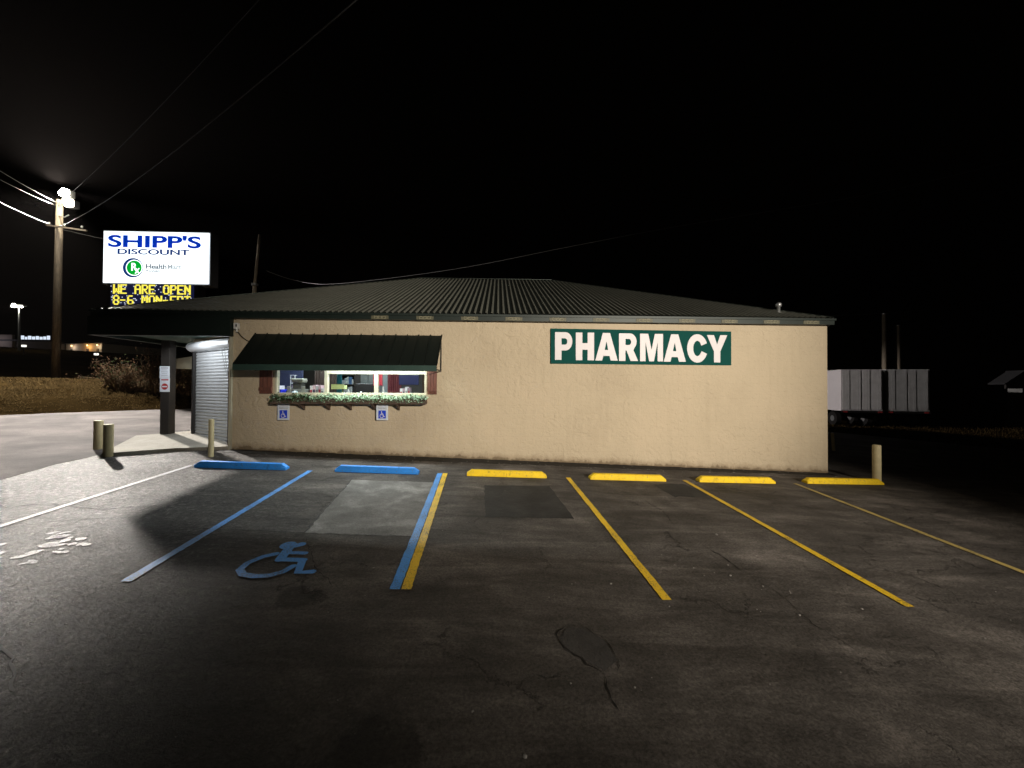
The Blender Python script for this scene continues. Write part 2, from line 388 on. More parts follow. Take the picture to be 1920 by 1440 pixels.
def flat_poly(name, pts, dz, mat, parent=None, jitter=0, step=.12):
    # a sheet lying on the lot, its outline given in metres; ragged when jitter > 0
    out = []
    n = len(pts)
    for i in range(n):
        a = Vector(pts[i]); b = Vector(pts[(i+1) % n]); k = max(1, int((b-a).length/step)) if jitter else 1
        for j in range(k):
            p = a.lerp(b, j/k)
            if jitter: p += Vector((random.uniform(-jitter, jitter), random.uniform(-jitter, jitter)))
            out.append((p.x, p.y, g(p.x, p.y)+dz))
    mb = MB(); mb.v = out; mb.f = [tuple(range(len(out)))]; mb.m = [0]
    me_o = mb.build(name, mat, parent, recalc=False)
    bm = bmesh.new(); bm.from_mesh(me_o.data); bmesh.ops.triangulate(bm, faces=bm.faces)
    for f in bm.faces:
        if f.normal.z < 0: f.normal_flip()
    bm.to_mesh(me_o.data); bm.free()
    return me_o

# the lot (one asphalt plane following the fall of the ground), the road at the west, pads and patches
lot = [(-9.0,8.7),(-9.1,9.4),(-9.9,10.6),(-9.9,19.5),(14,19.8),(18.0,19.25),(23.2,15.4),(27,10),(27,-14),(-20,-14),(-13,3.2),(-10.4,5.2),(-8.6,6.6),(-8.9,7.8)]
tag(flat_poly('parking_lot', lot, 0, M['asphalt'], jitter=.03, step=.3), kind='structure')
road = [(-20.0,-13),(-20,10.35),(-17.4,13.55),(-15.85,15.25),(-14.1,17.55),(-11.6,20.6),(-10,20.8),(-9.9,10.6),(-9.15,9.4),(-9.05,8.7),(-8.95,7.8),(-8.65,6.6),(-10.45,5.2),(-13.05,3.2)]
tag(flat_poly('road', road, -.008, M['road'], jitter=.02, step=.4), kind='structure')
pad = [(-8.762,8.526),(-7.836,9.30),(-6.86,9.72),(-6.86,10.2),(-8.8,11.5),(-9.3,11.6),(-9.972,10.589)]
pz = MB(); pz.prism([(x, y, g(x, y)-.02) for x, y in pad], (0, 0, .10))
tag(pz.build('concrete_pad', M['concrete']), kind='structure')
tag(flat_poly('concrete_patch', [(-2.915,7.536),(-1.30,7.571),(-1.10,5.09),(-2.587,5.10)], .004, M['concrete_patch'], jitter=.02, step=.12), kind='structure')
tag(flat_poly('asphalt_patch', [(-.271,7.511),(1.063,7.603),(1.233,5.914),(-.192,5.876)], .004, M['tar_patch'], jitter=.012, step=.1), kind='structure')
tag(flat_poly('asphalt_patch', [(3.426,8.047),(4.15,8.168),(4.404,7.374),(3.498,7.21)], .004, M['tar_patch'], jitter=.03, step=.12), kind='structure')
tag(flat_poly('asphalt_patch', [(.53,3.22),(.66,3.36),(.82,3.34),(.93,3.2),(.97,2.98),(.84,2.87),(.70,2.97),(.56,3.08)], .003, M['oval'], jitter=.008, step=.06), kind='structure')
tag(flat_poly('tar_strip', [(-6.8,9.38),(-4,9.24),(0,9.32),(4,9.38),(8.97,9.5),(8.97,9.74),(-6.8,9.74)], .008, M['tar'], jitter=.04, step=.1), kind='structure')

def crack(pts, w, dz=.006, wig=.02):
    P = []
    for a, b in zip(pts, pts[1:]):
        a = Vector(a); b = Vector(b); k = max(2, int((b-a).length/.05))
        for j in range(k): P.append(a.lerp(b, j/k)+Vector((random.gauss(0, wig*.4), random.gauss(0, wig*.4))))
    P.append(Vector(pts[-1]))
    mb = MB(); n = len(P)
    for i, p in enumerate(P):
        d = (P[min(i+1, n-1)]-P[max(0, i-1)]).normalized(); q = Vector((-d.y, d.x))
        ww = w*.65*random.uniform(.15, 1.3)*(1 if 0 < i < n-1 else .1)
        for s in (-1, 1):
            c = p+q*s*ww/2; mb.v.append((c.x, c.y, g(c.x, c.y)+dz))
    for i in range(n-1): mb.f.append((2*i, 2*i+2, 2*i+3, 2*i+1)); mb.m.append(0)
    return tag(mb.build('pavement_crack', M['tar'], recalc=False), kind='structure')
for pts, w in [([(.62,3.39),(.51,3.26),(.57,3.11),(.71,2.94),(.82,2.85)], .035), ([(.82,2.85),(.80,2.67),(.84,2.52)], .018),
               ([(.62,3.39),(.80,3.36),(.95,3.2),(.985,2.98),(.93,2.86)], .014),
               ([(2.866,5.121),(2.92,4.95),(2.969,4.80),(2.984,4.392)], .03), ([(3.0,4.3),(3.1,4.0),(3.05,3.5),(3.15,3.1)], .012),
               ([(2.75,7.0),(2.9,6.4),(2.8,5.8)], .02), ([(-2.93,7.6),(-2.6,5.1)], .03), ([(-4.2,5.14),(-2.6,5.1),(-1.1,5.09)], .022),
               ([(-2.5,4.95),(-2.0,4.2),(-1.7,3.9)], .012), ([(-8.2,5.3),(-7.18,5.63),(-6.64,5.8),(-5.8,5.66),(-5.2,5.9)], .06),
               ([(-6.6,4.8),(-6.0,5.2),(-5.3,5.4),(-4.6,6.1)], .03), ([(-4.4,3.3),(-3.6,2.9),(-3.2,2.6)], .025),
               ([(-3.8,8.0),(-4.1,7.9),(1.0,7.95),(3.2,8.1)], .012)]:
    crack(pts, w)

# painted lines
def line(a, b, w, mat, label, dz=.010, group='painted parking bay lines'):
    a = Vector(a); b = Vector(b); d = (b-a).normalized(); q = Vector((-d.y, d.x))*w/2; n = max(2, int((b-a).length/.06))
    mb = MB()
    for i in range(n+1):
        p = a.lerp(b, i/n)
        for s in (-1, 1):
            c = p+q*s*(1+random.uniform(-.10, .07)); mb.v.append((c.x, c.y, g(c.x, c.y)+dz))
    for i in range(n): mb.f.append((2*i, 2*i+2, 2*i+3, 2*i+1)); mb.m.append(0)
    o = mb.build('parking_line', mat, recalc=False)
    return tag(o, label, 'parking line', group)
line((-6.50,8.12), (-6.30,3.6), .08, M['p_white'], 'faded bluish white painted line running left past the bollards, outermost on the left')
line((-3.996,8.06), (-3.72,3.87), .10, M['p_blue'], 'single blue painted line between the two blue wheel stops')
line((-1.275,8.24), (-1.05,3.86), .11, M['p_blue'], 'blue painted line with the yellow line touching its right side')
line((-1.160,8.25), (-.935,3.86), .105, M['p_yellow'], 'yellow painted line touching the right side of a blue line', dz=.0115)
line((1.582,8.29), (1.764,3.80), .10, M['p_yellow'], 'bright yellow painted line between the first and second yellow wheel stops')
line((4.327,8.44), (4.387,3.79), .10, M['p_yellow'], 'long yellow painted line ending lower right, between second and third yellow stops')
line((7.043,8.54), (6.85,3.9), .10, M['p_yellow_thin'], 'thin faded yellow line running off the right edge of the photo')

def stroke(mb, pts, w, fn, lift=0, cap=8):
    # a ribbon with round ends, in 2d, mapped to 3d by fn(x, y, lift)
    pts = [Vector(p) for p in pts]; b = len(mb.v); n = len(pts)
    left, right = [], []
    for i, p in enumerate(pts):
        d = (pts[min(i+1, n-1)]-pts[max(0, i-1)]).normalized(); q = Vector((-d.y, d.x))*w/2
        left.append(p+q); right.append(p-q)
    d0 = (pts[0]-pts[1]).normalized(); d1 = (pts[-1]-pts[-2]).normalized()
    def arc(c, d):
        a0 = math.atan2(d.y, d.x); return [c+Vector((math.cos(a0-math.pi/2+math.pi*k/cap), math.sin(a0-math.pi/2+math.pi*k/cap)))*w/2 for k in range(1, cap)]
    mb.v += [fn(p.x, p.y, lift) for pr in zip(left, right) for p in pr]
    for i in range(n-1): mb.f.append((b+2*i, b+2*i+1, b+2*i+3, b+2*i+2)); mb.m.append(0)
    for c, d in ((pts[0], d0), (pts[-1], d1)):
        k0 = len(mb.v); A = arc(c, d); s = d.normalized(); q = Vector((-s.y, s.x))*w/2
        poly = [c-q]+A+[c+q]
        mb.v += [fn(p.x, p.y, lift) for p in poly]; mb.f.append(tuple(range(k0, k0+len(poly)))); mb.m.append(0)
def wheelchair(mb, fn, t=.10):
    # unit icon roughly 0..1 x 0..1
    k = 0
    hd = [Vector((.40+.075*math.cos(a), .93+.075*math.sin(a))) for a in [2*math.pi*i/16 for i in range(16)]]
    b = len(mb.v); mb.v += [fn(p.x, p.y, .0010) for p in hd]; mb.f.append(tuple(range(b, b+16))); mb.m.append(0)
    stroke(mb, [(.41,.80),(.44,.48)], t*1.15, fn, .0004)
    stroke(mb, [(.44,.46),(.70,.46)], t, fn, .0008)
    stroke(mb, [(.70,.45),(.82,.16),(.93,.20)], t, fn, .0012)
    stroke(mb, [(.43,.64),(.64,.64)], t*.75, fn, .0016)
    arc = [(.43+.29*math.cos(R(a)), .31+.29*math.sin(R(a))) for a in range(122, 372, 14)]
    stroke(mb, arc, t*.85, fn, .0020)

# big blue wheelchair symbol on the ground, as measured
gs = lambda x, y, l: (x, y, g(x, y)+.010+l)
mb = MB()
b = len(mb.v); mb.v += [gs(-2.60+.09*math.cos(a), 4.72+.10*math.sin(a), .0026) for a in [2*math.pi*i/18 for i in range(18)]]; mb.f.append(tuple(range(18))); mb.m.append(0)
stroke(mb, [(-2.56,4.74),(-2.50,4.72),(-2.46,4.76)], .11, gs, .0004)
stroke(mb, [(-2.56,4.70),(-2.50,4.38)], .11, gs, .0008)
stroke(mb, [(-2.50,4.38),(-2.24,4.38)], .09, gs, .0012)
stroke(mb, [(-2.49,4.54),(-2.30,4.54)], .07, gs, .0016)
stroke(mb, [(-2.24,4.36),(-2.16,4.12),(-2.02,4.14)], .085, gs, .0020)
stroke(mb, [(-2.62,4.50),(-2.72,4.43),(-2.80,4.28),(-2.79,4.14),(-2.70,4.05),(-2.56,4.02),(-2.42,4.04),(-2.32,4.12),(-2.28,4.24)], .08, gs, .0024)
tag(mb.build('wheelchair_symbol', M['p_blue'], recalc=False), 'blue painted wheelchair symbol on the dark asphalt', 'ground marking')
# remains of an old white marking, in flakes
mb = MB()
random.seed(21)
def flake(cx, cy, rx, ry, rot):
    n = random.randint(6, 9); b = len(mb.v)
    for i in range(n):
        a = 2*math.pi*i/n; r = random.uniform(.55, 1.1)
        x, y = rx*r*math.cos(a), ry*r*math.sin(a); X = cx+x*math.cos(rot)-y*math.sin(rot); Y = cy+x*math.sin(rot)+y*math.cos(rot)
        mb.v.append((X, Y, g(X, Y)+.008))
    mb.f.append(tuple(range(b, b+n))); mb.m.append(0)
for cx, cy, rx, ry in [(-5.02,4.72,.16,.10),(-4.86,4.58,.17,.08),(-4.72,4.74,.10,.07),(-4.60,4.55,.09,.08),(-4.48,4.63,.08,.06),(-4.78,4.38,.15,.06),(-4.52,4.36,.10,.05),
                       (-4.60,4.18,.16,.06),(-5.15,4.30,.14,.05),(-5.30,4.48,.10,.08),(-5.35,4.17,.18,.05),(-5.45,4.02,.12,.06),(-4.95,4.20,.15,.04),(-5.1,4.9,.12,.05)]:
    for _ in range(3): flake(cx-.42+random.gauss(0, .05), cy+random.gauss(0, .04), rx*random.uniform(.35, .75), ry*random.uniform(.4, .8), random.uniform(-.3, .9))
tag(mb.build('worn_marking', M['p_old'], recalc=False), 'flaking white remains of an old painted marking at the left', 'ground marking')

# loose stones and litter
mb = MB(); random.seed(3)
def stone(x, y, r):
    bm = bmesh.new(); bmesh.ops.create_icosphere(bm, subdivisions=1, radius=r)
    for v in bm.verts: v.co *= random.uniform(.65, 1.25); v.co.z *= .6
    mb.add([(v.co.x+x, v.co.y+y, v.co.z+g(x, y)+r*.4) for v in bm.verts], [tuple(v.index for v in f.verts) for f in bm.faces]); bm.free()
for x, y, r in [(-1.4,4.27,.012),(1.26,4.08,.014),(1.74,3.7,.010),(1.02,2.72,.011),(.17,2.22,.013),(2.41,4.48,.012),(3.3,5.48,.018),(3.01,4.11,.015),(3.02,3.61,.014),(-.16,2.51,.010),(3.8,3.74,.014),(2.9,4.57,.014),(2.64,3.69,.01),(2.77,4.32,.016),(.55,2.75,.008)]:
    stone(x, y, r)
for _ in range(260):
    x = random.uniform(-9, 10); y = random.uniform(2.0, 9.2); stone(x, y, random.uniform(.003, .009)*(1.3 if x < -3 else .9))
for _ in range(120):
    x = random.uniform(-6.5, 9); stone(x, random.uniform(9.2, 9.7), random.uniform(.006, .018))
tag(mb.build('gravel', M['pebble'], recalc=False), kind='stuff')

# grassy strip beyond the lot at the right lies in 'ground'; tufts of dead grass on both banks
mb = MB(); random.seed(11)
def blade(x, y, h, m=0):
    z = H(x, y)-.03; a = random.uniform(0, 6.283); w = .012+.012*random.random(); lx, ly = random.gauss(0, .35)*h, random.gauss(0, .35)*h
    dx, dy = math.cos(a)*w, math.sin(a)*w
    mb.add([(x-dx, y-dy, z), (x+dx, y+dy, z), (x+dx*.6+lx*.5, y+dy*.6+ly*.5, z+h*.6), (x+lx, y+ly, z+h), (x-dx*.6+lx*.5, y-dy*.6+ly*.5, z+h*.6)], [(0,1,2,3,4)], m)
n = 0
while n < 12000:
    t = random.uniform(-9, 11); s = random.uniform(.2, 8)
    x = -15.8+.636*t-.771*s; y = 15.3+.771*t+.636*s
    if x < -34 or x > -8.4: continue
    if noise.noise(Vector((x*.7, y*.7, 3))) < -.1 and random.random() < .6: continue
    for _ in range(3): blade(x+random.gauss(0, .08), y+random.gauss(0, .08), random.uniform(.03, .11)*(2.6 if x > -15.0 else 1)*(.5 if s < 1.7 else 1))
    n += 1
for _ in range(3500):
    x = random.uniform(12, 34); y = random.uniform(16, 24)
    if y < 27-.62*x+6 and x < 23 and y < 19.4+(.0 if x < 18 else (18-x)*.75): continue
    blade(x, y, random.uniform(.06, .2))
tag(mb.build('dead_grass', M['straw'], recalc=False), kind='stuff')

# ------------------------------------------------------------------ wheel stops
def wheel_stop_mesh(L_):
    mb = MB(); hw, h = .085, .125; xs = [-L_/2, -L_/2+.10, L_/2-.10, L_/2]
    for i, x in enumerate(xs):
        hh = h if 0 < i < 3 else .055
        prof = [(-hw, 0), (-hw, .045), (-.045, hh), (.045, hh), (hw, .045), (hw, 0)]
        mb.v += [(x, y, z+(-.0424*x+.0405*y)) for y, z in prof]
    for i in range(3):
        for k in range(5): mb.f.append((6*i+k, 6*i+k+1, 6*i+k+7, 6*i+k+6)); mb.m.append(0)
    mb.f += [(5,4,3,2,1,0), (18,19,20,21,22,23)]; mb.m += [0, 0]
    return mb
STOPS = [(-6.35,7.97,-4.50,8.034,'blue','blue concrete wheel stop beside the thin bollard, leftmost of the row'),
         (-3.487,8.054,-1.722,8.095,'blue','blue concrete wheel stop below the window, beside the concrete patch'),
         (-.677,8.114,1.085,8.187,'yellow','yellow concrete wheel stop behind the dark square asphalt patch'),
         (2.065,8.194,3.83,8.30,'yellow','yellow concrete wheel stop below the left half of the pharmacy sign'),
         (4.62,8.319,6.524,8.478,'yellow','yellow concrete wheel stop below the right end of the pharmacy sign'),
         (7.368,8.542,9.478,8.763,'yellow','dim yellow concrete wheel stop touching the bollard at the building corner')]
for x0, y0, x1, y1, c, lab in STOPS:
    L_ = math.hypot(x1-x0, y1-y0); cx, cy = (x0+x1)/2, (y0+y1)/2+.085
    o = wheel_stop_mesh(L_).build('wheel_stop', M[c], bevel=.012)
    o.location = (cx, cy, g(cx, cy)+.004); o.rotation_euler.z = math.atan2(y1-y0, x1-x0)*.9
    tag(o, lab, 'wheel stop', c+' concrete wheel stops along the wall')

# ------------------------------------------------------------------ bollards
def bollard(x, y, r, h, lab, lean=(0, 0), n=20):
    mb = MB(); mb.lathe((0,0,0), [(r*1.0, -.05), (r, h-.02), (r*.94, h-.004), (r*.80, h), (0.001, h)], n)
    o = mb.build('bollard', M['bollard'], smooth=False); o.location = (x, y, g(x, y)); o.rotation_euler = (lean[0], lean[1], 0)
    me = o.data; me.polygons.foreach_set('use_smooth', [abs(p.normal.z) < .5 for p in me.polygons])
    tag(o, lab, 'bollard', 'pale yellow steel bollards')
bollard(-9.604, 9.27, .085, .68, 'thick pale yellow bollard at the pad edge, the farther of the left pair')
bollard(-8.694, 8.60, .085, .72, 'thick pale yellow bollard at the pad corner, the nearer of the left pair')
bollard(-6.713, 8.93, .055, .88, 'thin pale yellow bollard in front of the roll-up door')
bollard(9.47, 8.92, .085, .95, 'thick pale yellow bollard behind the last yellow wheel stop')
bollard(12.56, 13.4, .05, .66, 'thin leaning pale bollard far behind the right corner of the building', lean=(0, -.08))

# ------------------------------------------------------------------ building
WX0, WX1, WY, BY = -6.75, 8.97, D, 22.9
EZ0, EZ1 = 3.64, 3.81                       # eave fascia
bld = empty('pharmacy_building', (0, WY, 0), label='tan painted block building with low ribbed metal hip roof', cat='building')
bld.location = (0, 0, 0)
wx0, wx1, wz0, wz1 = -5.75, -1.87, 1.70, 2.52   # window opening
T = .2
mb = MB()
# front wall around the opening (outer face gets a fine ragged grid so its silhouette is not laser straight)
mb.box(WX0, wx0, WY, WY+T, -.8, 3.80); mb.box(wx1, WX1, WY, WY+T, -.8, 3.80)
mb.box(wx0, wx1, WY, WY+T, -.8, wz0); mb.box(wx0, wx1, WY, WY+T, wz1, 3.80)
mb.box(WX1-T, WX1, WY+T, BY, -.8, 3.80)
mb.box(-9.0, WX1, BY-T, BY, -.8, 3.80)
mb.box(-9.0, -8.8, 11.35, BY-T, -.8, 3.80)
# above and beside the roll door on the chamfer
A = Vector((-6.90, 10.0)); B = Vector((-9.0, 11.26)); dv = (B-A).normalized()
def chamf(t0, t1, z0, z1):
    a = A+dv*t0; b_ = A+dv*t1; nrm = Vector((-dv.y, dv.x))
    if nrm.y < 0: nrm = -nrm
    mb.prism([(a.x, a.y, z0), (b_.x, b_.y, z0), (b_.x, b_.y, z1), (a.x, a.y, z1)], (nrm.x*T, nrm.y*T, 0))
LCH = (B-A).length
chamf(0, LCH, 3.30, 3.80); chamf(0, .10, -.3, 3.30); chamf(LCH-.10, LCH, -.3, 3.30)
mb.box(-6.93, -6.75, WY+.02, 10.0, -.5, 3.79)
wall = mb.build('wall', M['wall'], bld)
# roof
xl, xr, yf, yb, DL, RISE = -10.20, 9.05, 9.62, 23.02, 6.7, 2.88
def rib_plane(mb, org, ux, vy, L_, dmax, trim_l, trim_r):
    # org: eave start, ux: along eave, vy: up slope (per metre of plan), ribs along vy
    ux = Vector(ux); vy = Vector(vy); nrm = ux.cross(vy).normalized()
    if nrm.z < 0: nrm = -nrm
    xs = []; x = 0; P_ = .1525
    while x < L_:
        xs += [(x, 0), (x+.080, 0), (x+.098, .036), (x+.128, .036), (x+.146, 0)]; x += P_
    xs = [p for p in xs if p[0] < L_]+[(L_, 0)]
    b = len(mb.v)
    for x, h in xs:
        v1 = max(.001, min(x if trim_l else 1e9, (L_-x) if trim_r else 1e9, dmax))
        for v in (0, v1): mb.v.append(tuple(Vector(org)+ux*x+vy*v+nrm*h))
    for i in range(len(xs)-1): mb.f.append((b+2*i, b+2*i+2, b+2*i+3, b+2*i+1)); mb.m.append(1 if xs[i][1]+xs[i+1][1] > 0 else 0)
mb = MB(); sl = RISE/DL
rib_plane(mb, (xl, yf, EZ1), (1,0,0), (0,1,sl), xr-xl, DL, True, True)
rib_plane(mb, (xr, yb, EZ1), (-1,0,0), (0,-1,sl), xr-xl, DL, True, True)
rib_plane(mb, (xl, yb, EZ1), (0,-1,0), (1,0,sl), yb-yf, DL, True, True)
rib_plane(mb, (xr, yf, EZ1), (0,1,0), (-1,0,sl), yb-yf, DL, True, True)
zr = EZ1+RISE; ra = (xl+DL, yf+DL, zr); rb = (xr-DL, yf+DL, zr)
roof = mb.build('roof', [M['roof'], M['roof_rib_lit']], bld, recalc=False)
mb = MB()
for a, b_ in ((ra, rb), ((xl,yf,EZ1), ra), ((xr,yf,EZ1), rb), ((xl,yb,EZ1), ra), ((xr,yb,EZ1), rb)):
    a = Vector(a)+Vector((0,0,.022)); b_ = Vector(b_)+Vector((0,0,.022)); mb.bar(a, b_, .16, .018)
mb.build('ridge_cap', M['roof'], roof)
# eave fascia, with drip edge
mb = MB()
mb.box(xl, xr, yf-.012, yf+.10, EZ0, EZ1-.006); mb.box(xr-.09, xr+.01, yf+.10, yb, EZ0, EZ1-.006); mb.box(xl, xr, yb-.1, yb+.012, EZ0, EZ1-.006); mb.box(xl-.012, xl+.09, yf+.1, yb-.1, EZ0, EZ1-.006)
mb.box(xl-.02, xr+.03, yf-.035, yf-.012, EZ1-.06, EZ1-.004)
mb.build('fascia', M['trim'], bld)
# vents along the fascia: a plate with three square holes
M['plate'] = simple('vent_plate', (.09,.085,.05), .6, 0, .3, 8)
M['plate_hi'] = simple('vent_rim', (.28,.26,.17), .6, 0, .3, 20)
for i, x in enumerate([-3.05,-1.9,-.75,.4,1.55,2.7,3.85,5.0,6.15,7.3,8.4]):
    mb = MB(); z = EZ0+.055; y = yf-.012
    mb.box(x-.22, x+.22, y-.010, y-.001, z-.045, z+.045)
    for k in (-1, 0, 1):
        cx = x+k*.10
        for dx0, dx1, dz0, dz1 in ((-.042,.042,.026,.034), (-.042,.042,-.034,-.026), (-.042,-.034,-.026,.026), (.034,.042,-.026,.026)):
            mb.box(cx+dx0, cx+dx1, y-.02, y-.0101, z+dz0, z+dz1, 1)
    mb.build('fascia_vent', [M['plate'], M['plate_hi']], bld)
# porch header and soffit on the left
mb = MB(); PZ = 3.17
mb.box(-10.22, -6.76, 9.56, 9.68, PZ, EZ0-.003); mb.box(-10.24, -10.12, 9.68, 22.9, PZ, EZ0-.003)
mb.build('porch_header', M['trim'], bld)
mb = MB(); mb.prism([(-10.12,9.68,PZ+.12),(-6.95,9.68,PZ+.12),(-6.95,10.02,PZ+.12),(-9.0,11.27,PZ+.12),(-9.0,22.9,PZ+.12),(-10.12,22.9,PZ+.12)], (0,0,.03))
mb.build('soffit', M['soffit'], bld)
# porch post
mb = MB(); mb.box(-.12, .12, -.11, .11, 0, PZ-.47)
po = mb.build('porch_post', M['dark_wood'], bld, bevel=.008); po.location = (-9.51, 11.02, g(-9.5, 11)+.06)
# roll-up door on the chamfer
def on_ch(t, off, z):
    a = A+dv*t; nrm = Vector((-dv.y, dv.x))
    if nrm.y > 0: nrm = -nrm                 # outward (towards the lot)
    return (a.x+nrm.x*off, a.y+nrm.y*off, z)
door = MB(); z0d, z1d = .36, 2.92; prof = []; z = z0d+.07; 
while z < z1d:
    for k in range(7):
        u = k/7.0; prof.append((.004+.022*math.sin(math.pi*u)**.8, z+u*.088))
    z += .088
b = len(door.v)
for off, zz in prof:
    for t in (.12, LCH-.12): door.v.append(on_ch(t, -.04+off, zz))
for i in range(len(prof)-1): door.f.append((2*i, 2*i+1, 2*i+3, 2*i+2)); door.m.append(0)
dr = door.build('roll_up_door', M['door'], bld, recalc=False)
def ch_box(mb, t0, t1, o0, o1, z0, z1, m=0):
    mb.add([on_ch(t0,o0,z0),on_ch(t1,o0,z0),on_ch(t1,o1,z0),on_ch(t0,o1,z0),on_ch(t0,o0,z1),on_ch(t1,o0,z1),on_ch(t1,o1,z1),on_ch(t0,o1,z1)],
           [(0,3,2,1),(4,5,6,7),(0,1,5,4),(1,2,6,5),(2,3,7,6),(3,0,4,7)], m)
mb = MB(); ch_box(mb, .12, LCH-.12, -.05, .0, z0d-.03, z0d+.075); mb.build('bottom_bar', M['door'], dr)
mb = MB()                                     # drum cover above the door, rounded
pr = [(.0, 2.90)]+[(.19*math.sin(R(a))**1.0, 3.05-.15*math.cos(R(a))) for a in range(30, 151, 20)]+[(.0, 3.20)]
for t in (.02, LCH-.02): mb.v += [on_ch(t, o_+.01, z_) for o_, z_ in pr]
n = len(pr)
for i in range(n): mb.f.append((i, (i+1) % n, n+(i+1) % n, n+i)); mb.m.append(0)
mb.f += [tuple(range(n)), tuple(range(2*n-1, n-1, -1))]; mb.m += [0, 0]
mb.build('drum_cover', M['door'], dr)
mb = MB(); ch_box(mb, .05, .12, -.03, .06, .30, 2.95); mb.build('guide_rail', M['blackm'], dr)
mb = MB(); ch_box(mb, LCH-.12, LCH-.05, -.03, .06, .36, 2.95); mb.build('guide_rail', M['blackm'], dr)
for t in (.16, LCH-.16):
    mb = MB(); ch_box(mb, t-.05, t+.05, .0, .05, .37, .41); mb.tube([on_ch(t-.03,.05,.40), on_ch(t-.02,.07,.33), on_ch(t+.02,.07,.33), on_ch(t+.03,.05,.40)], .008, 6); mb.build('door_lock', M['galv'], dr)
# hanging chains / cables in front of the door
mb = MB()
for t, zt, zb, sw in ((.55,2.98,2.02,.30),(.40,2.98,2.02,.12),(.22,2.98,2.02,-.02)):
    pts = [on_ch(t-(t-.16)*(k/10)**1.8, .10-.03*k/10, zt+(zb-zt)*k/10) for k in range(11)]; mb.tube(pts, .005, 5)
mb.build('hanging_cable', M['blackm'], bld)
# corner downspout, conduit, brackets
mb = MB(); mb.box(-6.86, -6.80, 9.68, 9.74, .28, 3.60); mb.build('downspout', M['cream'], bld)
mb = MB(); mb.tube([(-6.93,9.80,.3),(-6.93,9.80,3.5)], .022, 8); mb.build('conduit', M['rust'], bld)
mb = MB(); mb.bar((-6.97,9.93,.3),(-6.97,9.93,3.64),.10,.10); mb.build('corner_post', M['blackm'], bld)
mb = MB(); mb.tube([(-6.68,9.72,3.30),(-6.60,9.71,3.20),(-6.45,9.71,3.08),(-6.25,9.71,3.02),(-6.1,9.71,3.02)], .011, 6); mb.build('wall_cable', M['blackm'], bld)
# entrance side: small awning of the next bay on the west wall
aw = MB(); aw.prism([(-9.02,12.9,3.14),(-11.1,12.9,2.80),(-11.1,12.9,2.77),(-9.02,12.9,3.11)], (0,2.4,0))
sa = aw.build('side_awning', M['cream'], bld)
mb = MB(); mb.box(-11.12,-9.02,12.86,12.898,2.55,2.66); mb.box(-11.12,-9.02,12.84,12.859,2.50,2.56); mb.box(-11.14,-11.101,12.9,15.3,2.52,2.79)
mb.prism([(-9.02,12.895,3.11),(-11.1,12.895,2.76),(-11.1,12.895,2.661),(-9.02,12.895,2.661)], (0,-.008,0)); mb.build('valance', M['cream'], sa)

# ---- window
win = MB(); fy0, fy1 = WY-.015, WY+.10
win.box(wx0, wx0+.055, fy0, fy1, wz0+.05, wz1); win.box(wx1-.055, wx1, fy0, fy1, wz0+.05, wz1)
win.box(wx0, wx1, fy0, fy1, wz0, wz0+.05); win.box(wx0, wx1, fy0+.003, fy1-.003, wz1-.04, wz1-.001)
for x in (-4.455, -3.18): win.box(x-.045, x+.045, fy0+.004, fy1-.004, wz0+.05, wz1-.04)
wo = win.build('window', M['cream'], bld, bevel=.004)
mb = MB(); mb.box(wx0-.05, wx1+.05, WY-.09, WY-.001, wz0-.055, wz0-.003); mb.build('sill', M['cream'], wo)
for a, b_ in ((wx0+.055, -4.50), (-4.41, -3.225), (-3.135, wx1-.055)):
    mb = MB(); mb.box(a, b_, WY+.035, WY+.043, wz0+.05, wz1-.04); mb.build('pane', M['glass'], wo)
for a, b_ in ((-4.41,-3.225), (-3.135,wx1-.055)):
    mb = MB(); mb.box(a+.001, b_-.001, WY+.0, WY+.03, 2.24, wz1-.041); mb.build('transom_panel', M['cream'], wo)
for x0, x1, lab in ((-6.12,-5.80,None), (wx1+.03,-1.60,None)):
    mb = MB(); n = 3; w = (x1-x0)/n
    for k in range(n): mb.box(x0+k*w+.004, x0+(k+1)*w-.004, WY-.045, WY-.012, 1.72, 2.56)
    for zz in (1.84, 2.42): mb.box(x0, x1, WY-.07, WY-.0451, zz-.04, zz+.04)
    mb.build('shutter', M['shutter_wood'], bld)
# ---- window awning: standing seam sheet, lip, side brackets
ax0, ax1 = -6.25, -1.48; ay0 = 8.95; atop, abot = 3.26, 2.42
awn = MB(); awn.prism([(ax0,WY-.01,atop),(ax0,ay0,abot),(ax0,ay0,abot-.02),(ax0,WY-.01,atop-.02)], (ax1-ax0,0,0))
k = 0; x = ax0
while x <= ax1+.01:
    awn.prism([(x-.012,WY-.012,atop+.028),(x-.012,ay0,abot+.028),(x-.012,ay0,abot+.001),(x-.012,WY-.012,atop+.001)], (.024,0,0)); x += (ax1-ax0)/16
ao = awn.build('awning', M['awning'], bld)
mb = MB(); mb.box(ax0, ax1, ay0-.022, ay0-.002, 2.285, 2.425); mb.box(ax0, ax1, ay0-.002, ay0+.05, 2.285, 2.30); mb.build('awning_lip', M['lip'], ao)
for x in (ax0+.02, ax1-.02):
    mb = MB(); mb.bar((x,ay0+.02,2.33),(x,WY-.01,2.33),.025); mb.bar((x,WY-.02,2.31),(x,WY-.02,3.2),.025); mb.build('awning_bracket', M['blackm'], ao)

